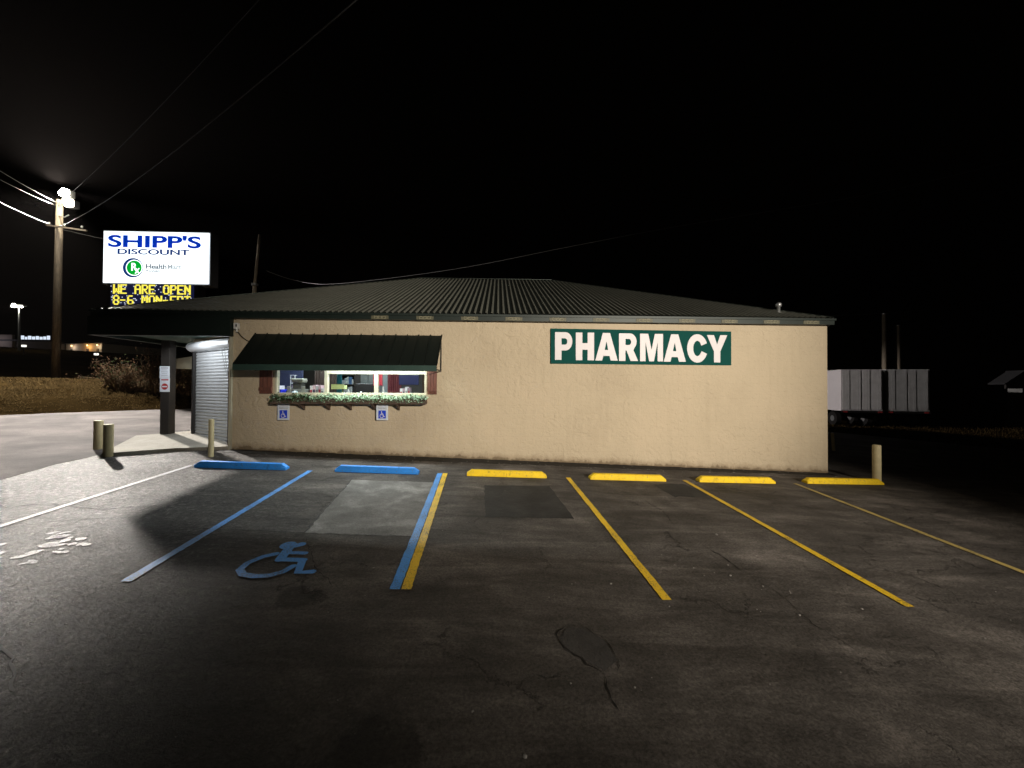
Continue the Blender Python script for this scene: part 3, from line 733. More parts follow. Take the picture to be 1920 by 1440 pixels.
# ---- tube light under the awning
t = empty('tube_light', (-3.15, WY-.12, 2.70), label='white tube light under the window awning, above the middle and right panes', cat='tube light')
mb = MB(); mb.box(-1.25,1.25,-.05,.115,.0,.07); mb.build('housing', M['white'], t, bevel=.006)
mb = MB(); mb.tube([(-1.2,-.0,-.03),(1.2,-.0,-.03)], .019, 10); mb.build('tube', emis('awning_tube', (.86,1.0,.88), 14), t, smooth=True)
ld = bpy.data.lights.new('tube_lamp', 'AREA'); ld.shape = 'RECTANGLE'; ld.size = 2.3; ld.size_y = .03; ld.energy = P_TUBE; ld.color = (.93,1.0,.97)
lo = bpy.data.objects.new('tube_lamp', ld); link(lo, t); lo.location = (0,-.03,-.06); lo.rotation_euler = (R(-30), 0, 0)
# ---- soffit light over the roll-up door
t = empty('soffit_light', (-8.45, 9.86, PZ+.118), label='round cool white light under the porch soffit before the roll-up door', cat='ceiling light')
mb = MB(); mb.lathe((0,0,0), [(.13,0),(.13,-.03),(.11,-.045)], 20); mb.build('ring', M['white'], t)
mb = MB(); mb.lathe((0,0,0), [(.109,-.04),(.08,-.055),(.001,-.06)], 20); mb.build('lens', emis('soffit_lens', (.85,.95,1.0), 6), t)
ld = bpy.data.lights.new('soffit_lamp', 'SPOT'); ld.energy = P_PORCH; ld.color = (.93,.97,1.0); ld.shadow_soft_size = .10; ld.spot_size = R(170); ld.spot_blend = .3
lo = bpy.data.objects.new('soffit_lamp', ld); link(lo, t); lo.location = (0,0,-.08); lo.rotation_euler = Vector((.2,.25,-1)).to_track_quat('-Z','Y').to_euler()

# ---- interior shell
mb = MB()
mb.prism([(-6.9,10.02,.28),(8.7,9.96,.28),(8.7,14.5,.28),(-8.75,14.5,.28),(-8.75,11.5,.28)], (0,0,-.05))
mb.build('shop_floor', M['room'], bld)
mb = MB(); mb.prism([(-6.9,10.02,3.05),(2,9.96,3.05),(2,14.5,3.05),(-8.75,14.5,3.05),(-8.75,11.5,3.05)], (0,0,.04)); mb.build('shop_ceiling', M['ceiling'], bld)
mb = MB(); mb.box(-8.78, 2.1, 14.5, 14.6, .28, 3.05); mb.box(2.0, 2.1, 9.96, 14.5, .28, 3.05); mb.build('partition', M['room'], bld)
for i, (x, y) in enumerate([(-5.4,10.75),(-3.6,10.75),(-1.8,10.75),(-5.0,12.6),(-2.6,12.6)]):
    t = empty('strip_light', (x, y, 2.96), label=['white fluorescent strip light on the shop ceiling, by the left window pane','white fluorescent strip light on the shop ceiling, by the middle window pane','white fluorescent strip light on the shop ceiling, by the right window pane','white fluorescent strip light deep in the shop, on the left','white fluorescent strip light deep in the shop, on the right'][i], cat='ceiling light', group='strip lights in the shop')
    mb = MB(); mb.box(-.6,.6,-.08,.08,.03,.085); mb.build('housing', M['white'], t)
    mb = MB(); mb.box(-.58,.58,-.06,.06,-.01,.029); mb.build('diffuser', M['tube_light'], t)
    ld = bpy.data.lights.new('strip_lamp', 'AREA'); ld.shape = 'RECTANGLE'; ld.size = 1.1; ld.size_y = .12; ld.energy = P_ROOM; ld.color = (.84,.94,1.0)
    lo = bpy.data.objects.new('strip_lamp', ld); link(lo, t); lo.location = (0,0,-.03)

# shop goods seen through the window: every one a thing on the counter or floor
random.seed(5)
def px2x(px, y): return y*((px-960)/693+.037)
def px2z(py, y): return 1.878+y*(727-py)/693
GOODS = [ # name, label, cat, x0,x1,z0,z1,y,depth,color,rough
 ('counter','long dark wooden counter behind the shop window','counter',-6.3,-2.0,1.0,1.62,10.75,.6,(.10,.08,.06)),
 ('paper_box','white carton on the counter left of the blue bin','box',-6.42,-6.22,1.62,1.96,10.9,.25,(.75,.72,.82)),
 ('storage_bin','bright blue plastic bin in the left window pane','bin',-6.30,-5.98,1.62,1.82,10.55,.25,(.02,.04,.85)),
 ('box_stack','pink and white cartons low in the left pane','box',-5.42,-5.02,1.62,1.96,10.95,.2,(.80,.55,.62)),
 ('display_rack','tall white narrow display rack in the left pane','rack',-6.02,-5.90,1.62,2.24,11.0,.1,(.70,.70,.75)),
 ('curtain','dark brown curtain at the right of the left pane','curtain',-5.55,-4.90,1.2,2.8,11.4,.04,(.045,.028,.022)),
 ('back_panel','dark slate blue panel behind the left pane','panel',-6.85,-6.00,.9,2.8,11.6,.05,(.05,.06,.13)),
 ('door_panel','teal door edge at the left of the middle pane','door',-5.25,-4.95,.4,2.8,11.9,.05,(.02,.16,.20)),
 ('yellow_tray','pale yellow green tray on the counter, middle pane','tray',-4.72,-4.36,1.84,1.95,10.75,.2,(.65,.75,.35)),
 ('shelf_unit','dark shelf unit standing in the middle pane','shelf',-5.10,-4.62,.4,2.30,12.3,.4,(.06,.045,.04)),
 ('refrigerator','pale grey cabinet with dark door gaps in the middle pane','cabinet',-4.60,-3.85,.4,2.45,12.8,.5,(.38,.42,.42)),
 ('chair_back','dark chair back in front of the grey cabinet','chair',-4.55,-3.90,.8,2.02,12.0,.1,(.03,.025,.025)),
 ('red_banner','coral red banner at the right of the middle pane','banner',-3.90,-3.62,1.95,2.5,11.7,.02,(.75,.10,.13)),
 ('maroon_coat','dark maroon cloth hanging left in the right pane','cloth',-3.40,-2.98,1.2,2.5,11.5,.05,(.14,.03,.035)),
 ('navy_screen','dark navy panel in the right window pane','panel',-3.05,-2.45,1.98,2.6,11.5,.05,(.015,.018,.07)),
 ('card_box','dusty pink carton low in the right window pane','box',-2.92,-2.62,1.62,1.93,11.2,.2,(.42,.30,.34)),
 ('brown_door','brown wooden door at the far right of the right pane','door',-2.42,-1.85,.4,2.7,11.9,.05,(.07,.04,.02)),
]
shop_m = {}
def goods_mat(c):
    if c not in shop_m: shop_m[c] = simple('goods_%d' % len(shop_m), c, .5, 0, .25, 9)
    return shop_m[c]
for nme, lab, cat, x0, x1, z0, z1, y, d, c in GOODS:
    t = empty(nme, ((x0+x1)/2, y, z0), label=lab, cat=cat); w = x1-x0; h = z1-z0
    main = MB(); m = goods_mat(c)
    if cat in ('curtain', 'cloth', 'banner'):
        n = 24
        for i in range(n+1):
            xx = -w/2+w*i/n; yy = .02*math.sin(i*1.9)+.008*math.sin(i*4.1)
            main.v += [(xx, yy, 0), (xx, yy, h)]
        for i in range(n): main.f.append((2*i, 2*i+2, 2*i+3, 2*i+1)); main.m.append(0)
        main.build('cloth', m, t, recalc=False)
        mb = MB(); mb.tube([(-w/2-.04,0,h+.01),(w/2+.04,0,h+.01)], .01, 6); mb.build('rod', M['galv'], t)
    elif cat == 'rack':
        for xx in (-w/2, w/2): main.box(xx-.008, xx+.008, -d/2, -d/2+.015, 0, h)
        for k in range(6): main.box(-w/2-.01, w/2+.01, -d/2, d/2, h*k/5-.006 if k else 0, h*k/5+.004)
        main.build('frame', m, t)
        for k in range(5): mb = MB(); mb.box(-w/2+.02, w/2-.02, -d/2+.02, d/2-.02, h*k/5+.005, h*k/5+.09); mb.build('packet', goods_mat([(.7,.7,.75),(.1,.1,.14),(.6,.5,.55)][k % 3]), t)
    elif cat == 'bin':
        main.prism([(-w/2+.02,-d/2,0),(w/2-.02,-d/2,0),(w/2,-d/2,h),(-w/2,-d/2,h)], (0,d,0)); main.build('tub', m, t, bevel=.01)
        mb = MB(); mb.box(-w/2-.012, w/2+.012, -d/2-.012, d/2+.012, h-.03, h+.005); mb.build('rim', m, t)
    elif cat == 'box':
        n = max(2, int(w/.07)); 
        for i in range(n):
            hh = h*random.uniform(.72, 1.0); mb = MB(); mb.box(-w/2+w*i/n+.003, -w/2+w*(i+1)/n-.003, -d/2, d/2, 0, hh)
            mb.build('carton', m if i % 2 else goods_mat((.72,.70,.74)), t, bevel=.003)
            mb = MB(); mb.box(-w/2+w*i/n+.012, -w/2+w*(i+1)/n-.012, -d/2-.004, -d/2-.001, hh*.3, hh*.62); mb.build('packet_label', goods_mat([(.45,.05,.08),(.05,.05,.1),(.3,.3,.3)][i % 3]), t)
    elif cat in ('shelf', 'cabinet'):
        main.box(-w/2, -w/2+.03, -d/2, d/2, 0, h); main.box(w/2-.03, w/2, -d/2, d/2, 0, h); main.box(-w/2+.03, w/2-.03, d/2-.02, d/2, 0, h)
        for k in range(7): main.box(-w/2+.03, w/2-.03, -d/2, d/2-.021, h*k/6-.02*(k > 0), h*k/6+.01-.01*(k == 6))
        main.build('carcass', m, t)
        if cat == 'cabinet':
            for i in range(3): mb = MB(); a = -w/2+w*i/3; mb.box(a+.012, a+w/3-.012, -d/2-.02, -d/2-.001, .05, h-.03); mb.build('cabinet_door', m, t)
        else:
            for k in range(3, 6):
                xx = -w/2+.05
                while xx < w/2-.1:
                    ww = random.uniform(.04, .09); mb = MB(); mb.box(xx, xx+ww, -d/2+.02, -d/2+.12, h*k/6+.012, h*k/6+random.uniform(.1, .26)); mb.build('goods_packet', goods_mat(random.choice([(.6,.1,.1),(.7,.7,.7),(.1,.2,.4),(.4,.4,.1)])), t); xx += ww+.01
    elif cat == 'chair':
        main.box(-w/2, w/2, -.03, .03, h-.5, h); main.build('backrest', m, t, bevel=.03)
        mb = MB(); mb.box(-w/2, w/2, -.5, -.04, h-.62, h-.52); mb.build('seat', m, t, bevel=.02)
        for xx in (-w/2+.04, w/2-.04):
            for yy in (-.45, 0): mb = MB(); mb.box(xx-.02, xx+.02, yy-.02, yy+.02, -.5, h-.63); mb.build('leg', m, t)
    else:
        main.box(-w/2, w/2, -d/2, d/2, 0, h); main.build({'door':'door_leaf','counter':'base','tray':'tray_base','panel':'board'}[cat], m, t, bevel=.006)
        if cat == 'counter': mb = MB(); mb.box(-w/2-.03, w/2+.03, -d/2-.03, d/2+.03, h-.04, h-.001); mb.build('counter_top', goods_mat((.20,.18,.16)), t)
        if cat == 'tray': mb = MB(); mb.box(-w/2, w/2, -d/2-.012, -d/2-.001, 0, h+.03); mb.build('rim', m, t)
        if cat == 'panel': mb = MB(); mb.box(-w/2, w/2, -d/2-.01, -d/2-.001, h*.48, h*.52); mb.build('rail', goods_mat((.2,.2,.22)), t)
        if cat == 'door': mb = MB(); mb.box(w/2-.12, w/2-.04, -d/2-.05, -d/2-.001, h*.40, h*.42); mb.build('handle', M['galv'], t)
# espresso-machine-like grey apparatus and a pale dome next to it
t = empty('desk_printer', (-5.72, 10.85, 1.62), label='grey office machine with stacked trays in the left pane', cat='machine')
mb = MB(); mb.box(-.20,.20,-.15,.15,0,.22); mb.build('body', goods_mat((.22,.22,.20)), t, bevel=.02)
mb = MB(); mb.box(-.12,.12,-.12,.12,.221,.40); mb.build('column', goods_mat((.08,.08,.07)), t, bevel=.02)
mb = MB(); mb.box(-.17,.17,-.14,.14,.401,.52); mb.build('head', goods_mat((.34,.34,.28)), t, bevel=.03)
for k in (-1, 1): mb = MB(); mb.box(k*.2-.05, k*.2+.05, -.17,-.151,.05,.30); mb.build('side_tray', goods_mat((.30,.30,.27)), t, bevel=.01)
t = MB(); t.lathe((0,0,0), [(.10,0),(.11,.03),(.10,.09),(.07,.14),(.03,.17),(.001,.175)], 20)
o = t.build('glass_dome', goods_mat((.55,.68,.75)), smooth=True); o.location = (-5.66, 10.52, 1.62); tag(o, 'pale blue grey dome on the counter right of the blue bin', 'dome')
for i, (x, z, lab) in enumerate([(-4.28,.22,'tall white bottle on the counter in the middle pane'),(-4.10,.10,'short white cup on the counter, right of the tall bottle'),(-3.93,.16,'white jug on the counter beside the right frame of the middle pane'),(-3.30,.30,'white bottle on the counter at the left of the right pane')]):
    t = MB(); r = .03 if i != 2 else .05; t.lathe((0,0,0), [(r,0),(r,z*.65),(r*.5,z*.8),(r*.5,z),(.001,z)], 14); o = t.build(['bottle','cup','jug','bottle'][i], goods_mat((.85,.83,.85)), smooth=True)
    o.location = (x*10.5/10.75, 10.5, 1.62); tag(o, lab, ['bottle','cup','jug','bottle'][i])

# ------------------------------------------------------------------ text
def text_mesh(txt, name, mat, parent, loc, rot, width=None, height=None, offset=0.0, extrude=.004, align='CENTER', spacing=1.0):
    cu = bpy.data.curves.new(name, 'FONT'); cu.body = txt; cu.size = 1; cu.offset = offset; cu.extrude = 0; cu.align_x = 'LEFT'; cu.space_character = spacing
    tmp = bpy.data.objects.new(name, cu); COL.objects.link(tmp); bpy.context.view_layer.update()
    dg = bpy.context.evaluated_depsgraph_get(); me = bpy.data.meshes.new_from_object(tmp.evaluated_get(dg)); bpy.data.objects.remove(tmp)
    xs = [v.co.x for v in me.vertices]; ys = [v.co.y for v in me.vertices]; x0, x1, y0, y1 = min(xs), max(xs), min(ys), max(ys)
    sx = width/(x1-x0) if width else 1; sy = height/(y1-y0) if height else sx
    if not width: sx = sy
    for v in me.vertices: v.co.x = (v.co.x-(x0+x1)/2)*sx; v.co.y = (v.co.y-(y0+y1)/2)*sy
    bm = bmesh.new(); bm.from_mesh(me)
    r = bmesh.ops.extrude_face_region(bm, geom=bm.faces[:]); vs = [e for e in r['geom'] if isinstance(e, bmesh.types.BMVert)]
    bmesh.ops.translate(bm, verts=vs, vec=(0,0,extrude)); bmesh.ops.recalc_face_normals(bm, faces=bm.faces); bm.to_mesh(me); bm.free()
    me.name = name; me.materials.clear(); me.materials.append(mat)
    o = bpy.data.objects.new(name, me); link(o, parent); o.location = loc; o.rotation_euler = rot
    return o
FACE = (R(90), 0, 0)

# PHARMACY board
sg = empty('pharmacy_sign', (3.825, WY, 3.0), label='green board reading PHARMACY in thick white capitals on the tan wall', cat='sign')
mb = MB(); mb.prism([(-2.445,-.035,.475),(2.445,-.035,.445),(2.445,-.035,-.465),(-2.445,-.035,-.455)], (0,.034,0)); mb.build('board', M['board'], sg, bevel=.004)
def glyphs():
    # heavy sans capitals drawn as polygons in a 1-high box: list of (outer, holes, advance)
    S = .26
    def arcp(cx, cy, rx, ry, a0, a1, n=12): return [(cx+rx*math.cos(R(a0+(a1-a0)*i/n)), cy+ry*math.sin(R(a0+(a1-a0)*i/n))) for i in range(n+1)]
    G_ = {}
    G_['P'] = ([(0,0),(S,0),(S,.34)]+[(.42,.34)]+arcp(.42,.67,.27,.33,-90,90)+[(0,1)], [[(S,.78),(.40,.78)]+arcp(.40,.665,.09,.115,90,-90,8)+[(S,.55)]], .72)
    G_['H'] = ([(0,0),(S,0),(S,.38),(.47,.38),(.47,0),(.47+S,0),(.47+S,1),(.47,1),(.47,.62),(S,.62),(S,1),(0,1)], [], .73)
    G_['A'] = ([(0,0),(.27,0),(.32,.17),(.57,.17),(.62,0),(.90,0),(.59,1),(.30,1)], [[(.375,.385),(.445,.70),(.515,.385)]], .90)
    G_['R'] = ([(0,0),(S,0),(S,.38),(.30,.38),(.47,0),(.77,0),(.58,.39)]+arcp(.44,.70,.27,.30,-48,90)+[(0,1)], [[(S,.80),(.40,.80)]+arcp(.40,.69,.09,.11,90,-90,8)+[(S,.58)]], .77)
    G_['M'] = ([(0,0),(.22,0),(.22,.70),(.37,0),(.56,0),(.71,.70),(.71,0),(.93,0),(.93,1),(.60,1),(.465,.42),(.33,1),(0,1)], [], .93)
    G_['C'] = (arcp(.42,.5,.42,.52,22,338,30)+[(.60,.40)]+arcp(.42,.5,.17,.28,-40,-320,24)+[(.58,.60)], [], .82)
    G_['Y'] = ([(.29,0),(.55,0),(.55,.40),(.84,1),(.55,1),(.42,.66),(.29,1),(0,1),(.29,.40)], [], .84)
    return G_
GL = glyphs(); word = 'PHARMACY'; gaps = {'P':.11,'H':.05,'A':.05,'R':.08,'M':.03,'C':-.01,'Y':0}
adv = sum(GL[c][2] for c in word)+sum(gaps[c] for c in word[:-1]); sx = 4.66/adv; hh = .735; cx = -2.33
for c in word:
    outer, holes, w = GL[c]
    cu = bpy.data.curves.new('letter', 'CURVE'); cu.dimensions = '2D'; cu.fill_mode = 'BOTH'
    for poly in [outer]+holes:
        s = cu.splines.new('POLY'); s.points.add(len(poly)-1)
        for i, (x, y) in enumerate(poly): s.points[i].co = (x*sx, (y-.5)*hh, 0, 1)
        s.use_cyclic_u = True
    tmp = bpy.data.objects.new('letter', cu); COL.objects.link(tmp); bpy.context.view_layer.update()
    me = bpy.data.meshes.new_from_object(tmp.evaluated_get(bpy.context.evaluated_depsgraph_get())); bpy.data.objects.remove(tmp)
    bm = bmesh.new(); bm.from_mesh(me); r = bmesh.ops.extrude_face_region(bm, geom=bm.faces[:]); bmesh.ops.translate(bm, verts=[e for e in r['geom'] if isinstance(e, bmesh.types.BMVert)], vec=(0,0,.008)); bmesh.ops.recalc_face_normals(bm, faces=bm.faces); bm.to_mesh(me); bm.free()
    me.materials.clear(); me.materials.append(M['letter'])
    lo = bpy.data.objects.new('letter', me); link(lo, sg); lo.rotation_euler = FACE; lo.location = (cx, -.0355, -.0095-cx*.003*3)
    cx += (w+gaps[c])*sx

# accessible parking plates
for x0, lab in ((-5.465, 'small white and blue wheelchair parking plate, left one, under the flower box'), (-2.98, 'small white and blue wheelchair parking plate, right one, under the flower box')):
    t = empty('parking_plate', (x0, WY, 1.27), label=lab, cat='sign', group='wheelchair parking plates under the flower box')
    mb = MB(); mb.box(-.15,.15,-.112,-.106,-.22,.20); mb.build('plate', M['sign_white'], t, bevel=.004)
    mb = MB(); mb.box(-.155,-.10,-.105,-.003,-.22,.20); mb.build('standoff', M['dark_wood'], t)
    text_mesh('RESERVED', 'plate_text', M['sign_grey'], t, (0,-.113,.155), FACE, width=.20, height=.035, offset=.01, extrude=.001)
    text_mesh('PARKING', 'plate_text', M['sign_grey'], t, (0,-.113,.085), FACE, width=.22, height=.048, offset=.01, extrude=.001)
    mb = MB(); mb.box(-.095,.095,-.1145,-.1125,-.175,.03); mb.build('blue_square', M['sign_blue'], t)
    mb = MB(); fn = lambda x, y, l: (-.075+x*.15, -.1155-l, -.162+y*.175)
    wheelchair(mb, fn, .11); mb.build('wheelchair_icon', M['letter'], t, recalc=False)

# signs on the porch post (face the lot)
for z, h, lab, kind in ((2.30,.34,'white notice plate with grey print, upper one on the porch post',0), (1.94,.40,'white plate with red disc, lower one on the porch post',1)):
    t = empty('notice_sign', (-9.51+.01*kind, 10.905, z), label=lab, cat='sign', group='plates on the porch post')
    mb = MB(); mb.box(-.135,.135,-.006,0,-h/2,h/2); mb.build('plate', M['sign_white'], t)
    if kind == 0:
        mb = MB()
        for k, (w, hh_) in enumerate([(.20,.03),(.16,.014),(.18,.014),(.14,.014),(.17,.014)]): zz = .12-k*.055; mb.box(-w/2, w/2, -.009, -.0065, zz-hh_/2, zz+hh_/2)
        mb.build('print', M['sign_grey'], t)
    else:
        mb = MB(); mb.box(-.10,.10,-.009,-.0065,.125,.16)
        mb.v += [(.09*math.cos(2*math.pi*i/24), -.009, -.05+.09*math.sin(2*math.pi*i/24)) for i in range(24)]; mb.f.append(tuple(range(8, 32))); mb.m.append(0)
        mb.build('red_disc', M['red'], t, recalc=False)
        mb = MB(); mb.box(-.068,.068,-.012,-.0095,-.067,-.033); mb.build('bar', M['sign_white'], t)

# small white security camera at the wall corner
t = empty('security_camera', (-6.68, WY-.03, 3.42), label='small white security box on the wall corner under the eave', cat='camera')
mb = MB(); mb.box(-.055,.055,-.09,0,-.06,.10); mb.build('housing', M['white'], t, bevel=.01)
mb = MB(); mb.box(.0,.035,-.094,-.0905,.0,.06); mb.build('lens', M['blackm'], t)
mb = MB(); mb.tube([(0,-.04,-.06),(0,-.04,-.13)], .022, 8); mb.build('cable_gland', M['white'], t)

# ------------------------------------------------------------------ flower box
fb = empty('flower_box', (-3.76, WY-.2, 1.5), label='long wooden window box full of pale green plants on brackets', cat='window box')
mb = MB(); mb.box(-1.92,1.92,-.11,.11,-.03,-.01); mb.box(-1.92,1.92,-.12,-.10,-.03,.05); mb.box(-1.92,1.92,.10,.12,-.03,.11); mb.box(-1.92,-1.90,-.1,.1,-.009,.11); mb.box(1.90,1.92,-.1,.1,-.009,.11)
mb.build('box', M['box_wood'], fb)
random.seed(8); mb = MB()
for _ in range(2600):
    x = random.uniform(-1.93, 1.93); y = random.gauss(-.03, .075); z = .10+abs(random.gauss(0, .045))+.02*math.sin(x*9)
    if random.random() < .25: y = -.13-random.random()*.03; z = random.uniform(-.005, .11)
    l = random.uniform(.03, .075); a = random.uniform(0, 6.28); e = random.uniform(-.3, 1.2); w = l*.35
    d = Vector((math.cos(a)*math.cos(e), math.sin(a)*math.cos(e), math.sin(e))); s = d.cross(Vector((0,0,1))).normalized()*w
    s = s+Vector((0,0,random.uniform(-.6,.6)*w)); p = Vector((x,y,z)); dark = 1 if (x < -1.0 and random.random() < .75) or random.random() < .35 else 0  # left end mostly dark leaves: its shade put into leaf colour
    mb.add([p, p+d*l*.5+s, p+d*l, p+d*l*.5-s], [(0,1,2,3)], dark)
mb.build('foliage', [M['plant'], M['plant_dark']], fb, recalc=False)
for x in (-5.04,-4.40,-3.85,-3.24,-2.62):
    mb = MB(); xx = x+3.76+.04; mb.prism([(xx-.02,.195,-.031),(xx-.02,-.08,-.031),(xx-.02,-.06,-.06),(xx-.02,.17,-.20),(xx-.02,.195,-.20)], (.045,0,0)); mb.build('bracket', M['box_wood'], fb)

# ------------------------------------------------------------------ vent pipe on the roof
t = MB(); t.lathe((0,0,-.2), [(.045,0),(.045,.42),(.075,.43),(.08,.50),(.05,.54),(.001,.55)], 14)
o = t.build('vent_pipe', M['galv'], smooth=True); o.location = (8.0, 10.25, 4.03); tag(o, 'short metal vent pipe with cap on the right end of the roof', 'vent pipe')

# ------------------------------------------------------------------ utility pole with floodlight
K = 24/19
ux, uy = -27.47, 24.0; uz = H(ux, uy)-.1
def wz(z): return (z-1.878)*K+1.878-uz      # heights on the pole
up_o = empty('utility_pole', (ux, uy, uz), label='tall round timber utility pole beside the road, carrying the bright floodlight', cat='utility pole')
mb = MB(); mb.tube([(0,0,-.5),(-.0,0,5),(.02,0,wz(11.1))], [.20,.18,.15], 16); mb.build('shaft', M['pole_wood'], up_o, smooth=True)
mb = MB(); mb.bar((-.5,-.2,wz(9.78)),(1.9,-.2,wz(9.54)),.08,.09); mb.build('crossarm', M['pole_wood'], up_o)
mb = MB(); mb.tube([(.1,-.1,wz(10.3)),(.5,-.15,wz(10.2)),(.75,-.15,wz(10.32))], .03, 6); mb.tube([(.1,-.1,wz(10.75)),(.5,-.25,wz(11.1))], .04, 8); mb.build('lamp_arm', M['galv'], up_o)
for x in (-.35, .55, 1.6):
    mb = MB(); mb.lathe((x,-.2,wz(9.80)+.065-.1*(x+.7)), [(.03,0),(.06,.03),(.035,.06),(.06,.09),(.02,.13),(.001,.14)], 10); mb.build('insulator', M['white'], up_o)
fl = empty('floodlight', (ux, uy, uz), label='glaring white floodlight at the top of the timber utility pole', cat='floodlight')
fz = wz(11.25)
for x, z, rr in ((.66,fz+.12,.30), (.94,fz-.52,.27)):
    mb = MB(); mb.box(x-.26,x+.26,-.30,.05,z-.22,z+.24); hd = mb.build('housing', M['galv'], fl, bevel=.03)
    mb = MB(); c = Vector((x,-.32,z))
    prof = [(rr,0),(rr*.95,.06),(rr*.7,.14),(rr*.35,.19),(.001,.20)]
    for r_, o_ in prof: mb.v += [(c.x+r_*math.cos(2*math.pi*k/20), c.y-o_, c.z+r_*.9*math.sin(2*math.pi*k/20)-o_*.4) for k in range(20)]
    for i in range(4):
        for k in range(20): mb.f.append((i*20+k, i*20+(k+1) % 20, (i+1)*20+(k+1) % 20, (i+1)*20+k)); mb.m.append(0)
    mb.build('lens', M['lampwhite'], hd, recalc=False)
ld = bpy.data.lights.new('street_lamp_light', 'SPOT'); ld.energy = P_STREET; ld.color = (1.0,.93,.85); ld.shadow_soft_size = .35; ld.spot_size = R(67.5); ld.spot_blend = .16
lo = bpy.data.objects.new('street_lamp_light', ld); link(lo, fl); lo.location = (.85,-.95,fz-.35); lo.rotation_euler = Vector((.588*math.cos(R(-57)),.588*math.sin(R(-57)),-.809)).to_track_quat('-Z','Y').to_euler()
ld = bpy.data.lights.new('lamp_glow_light', 'SPOT'); ld.energy = P_STREET*.72; ld.color = (1.0,.90,.82); ld.shadow_soft_size = .2; ld.spot_size = R(178); ld.spot_blend = .95  # added upward spot, only there for the glow round the lamp
lo = bpy.data.objects.new('lamp_glow_light', ld); link(lo, fl); lo.location = (.62,-.75,fz+.5); lo.rotation_euler = Vector((.2965,-.2154,.930)).to_track_quat('-Z','Y').to_euler()
ld = bpy.data.lights.new('added_trailer_beam', 'SPOT'); ld.energy = P_STREET*.9; ld.color = (1.0,.92,.88); ld.shadow_soft_size = .2; ld.spot_size = R(17); ld.spot_blend = .5  # added narrow beam that brightens the far trailers, no head of its own
lo = bpy.data.objects.new('added_trailer_beam', ld); link(lo, fl); lo.location = (1.25,-.75,fz); lo.rotation_euler = Vector((50,.3,-13.6)).to_track_quat('-Z','Y').to_euler()
ld = bpy.data.lights.new('bulb_spill', 'POINT'); ld.energy = P_SPILL; ld.color = (1.0,.93,.84); ld.shadow_soft_size = .15
lo = bpy.data.objects.new('bulb_spill', ld); link(lo, fl); lo.location = (1.3,-1.9,fz-.9)
# second pole, leaning, beyond the roof
lp = empty('leaning_pole', (-16.3, 25, 2.0), label='slender leaning timber pole behind the roof, right of the lit sign', cat='utility pole')
mb = MB(); mb.tube([(-.1,0,-.6),(.12,0,5),(.17,0,6.7)], [.14,.13,.12], 10); mb.tube([(.17,0,6.7),(.44,0,10.0)], [.085,.075], 10); mb.build('shaft', M['pole_wood'], lp, smooth=True)
mb = MB(); mb.box(.02,.32,-.14,.14,6.62,6.76); mb.build('collar', M['galv'], lp)

# ------------------------------------------------------------------ lit roadside sign
SK = 20/15
rs = empty('roadside_sign', (-13.45*SK, 15.0*SK, 1.878-1.878*SK), label='big backlit white roadside sign with blue lettering above a yellow message board', cat='sign')
M['sign_face'] = emis('lit_sign_face', (.88,.97,1.0), 2.0, (.8,.8,.8))
M['l_blue'] = emis('lit_blue', (.0,.035,.52), .9); M['l_dblue'] = emis('lit_dark_blue', (.01,.045,.22), .8); M['l_green'] = emis('lit_green', (.0,.42,.03), 1.0)
M['l_grey'] = emis('lit_grey', (.10,.12,.15), .9); M['l_grey2'] = emis('lit_pale_grey', (.42,.47,.50), 1.0)
M['led_yellow'] = emis('led_yellow', (1.0,.86,.09), 1.15); M['led_white'] = emis('led_white', (.75,.82,1.0), 1.0); M['led_back'] = emis('led_board', (.006,.008,.035), 1.0)
rs.scale = (SK, SK, SK)
sw, z0s, z1s = 3.99, 5.95, 7.97
mb = MB(); mb.box(-sw/2-.05, sw/2+.05, .0, .42, z0s-.05, z1s+.05); mb.build('cabinet', M['galv'], rs)
mb = MB(); mb.box(-sw/2, sw/2, -.03, -.002, z0s, z1s); mb.build('lit_panel', M['sign_face'], rs)
zc = lambda py: 7.97-(py-435.5)*(2.02/95.5)
xc = lambda px: (px-294.5)*(3.99/195.0)
text_mesh("SHIPP'S", 'sign_lettering', M['l_blue'], rs, (xc(291.5),-.032,zc(453.5)), FACE, width=3.52, height=.50, offset=.028, extrude=.01)
text_mesh("DISCOUNT", 'sign_lettering', M['l_dblue'], rs, (xc(289.5),-.032,zc(473)), FACE, width=2.72, height=.22, offset=.026, extrude=.01)
text_mesh("Health", 'sign_lettering', M['l_grey'], rs, (xc(295),-.032,zc(500)), FACE, width=.78, height=.19, offset=.02, extrude=.01)
text_mesh("Mart", 'sign_lettering', M['l_grey2'], rs, (xc(329),-.032,zc(500)), FACE, width=.52, height=.19, offset=.018, extrude=.01)
text_mesh("PHARMACY", 'sign_lettering', M['l_grey'], rs, (xc(293),-.032,zc(508.5)), FACE, width=.70, height=.065, offset=.02, extrude=.01)
def ring(cx, cz, r0, r1, y, n=40, off=(0, 0)):
    mb = MB()
    for k in range(n):
        a = 2*math.pi*k/n; mb.v += [(cx+r0*math.cos(a)+off[0], y, cz+r0*math.sin(a)+off[1]), (cx+r1*math.cos(a), y, cz+r1*math.sin(a))]
    for k in range(n): mb.f.append((2*k, 2*k+1, (2*k+3) % (2*n), (2*k+2) % (2*n))); mb.m.append(0)
    return mb
lx, lz_ = xc(252), zc(503)
ring(lx, lz_, .315, .385, -.036, off=(.045, 0)).build('emblem_ring', M['l_dblue'], rs, recalc=False)
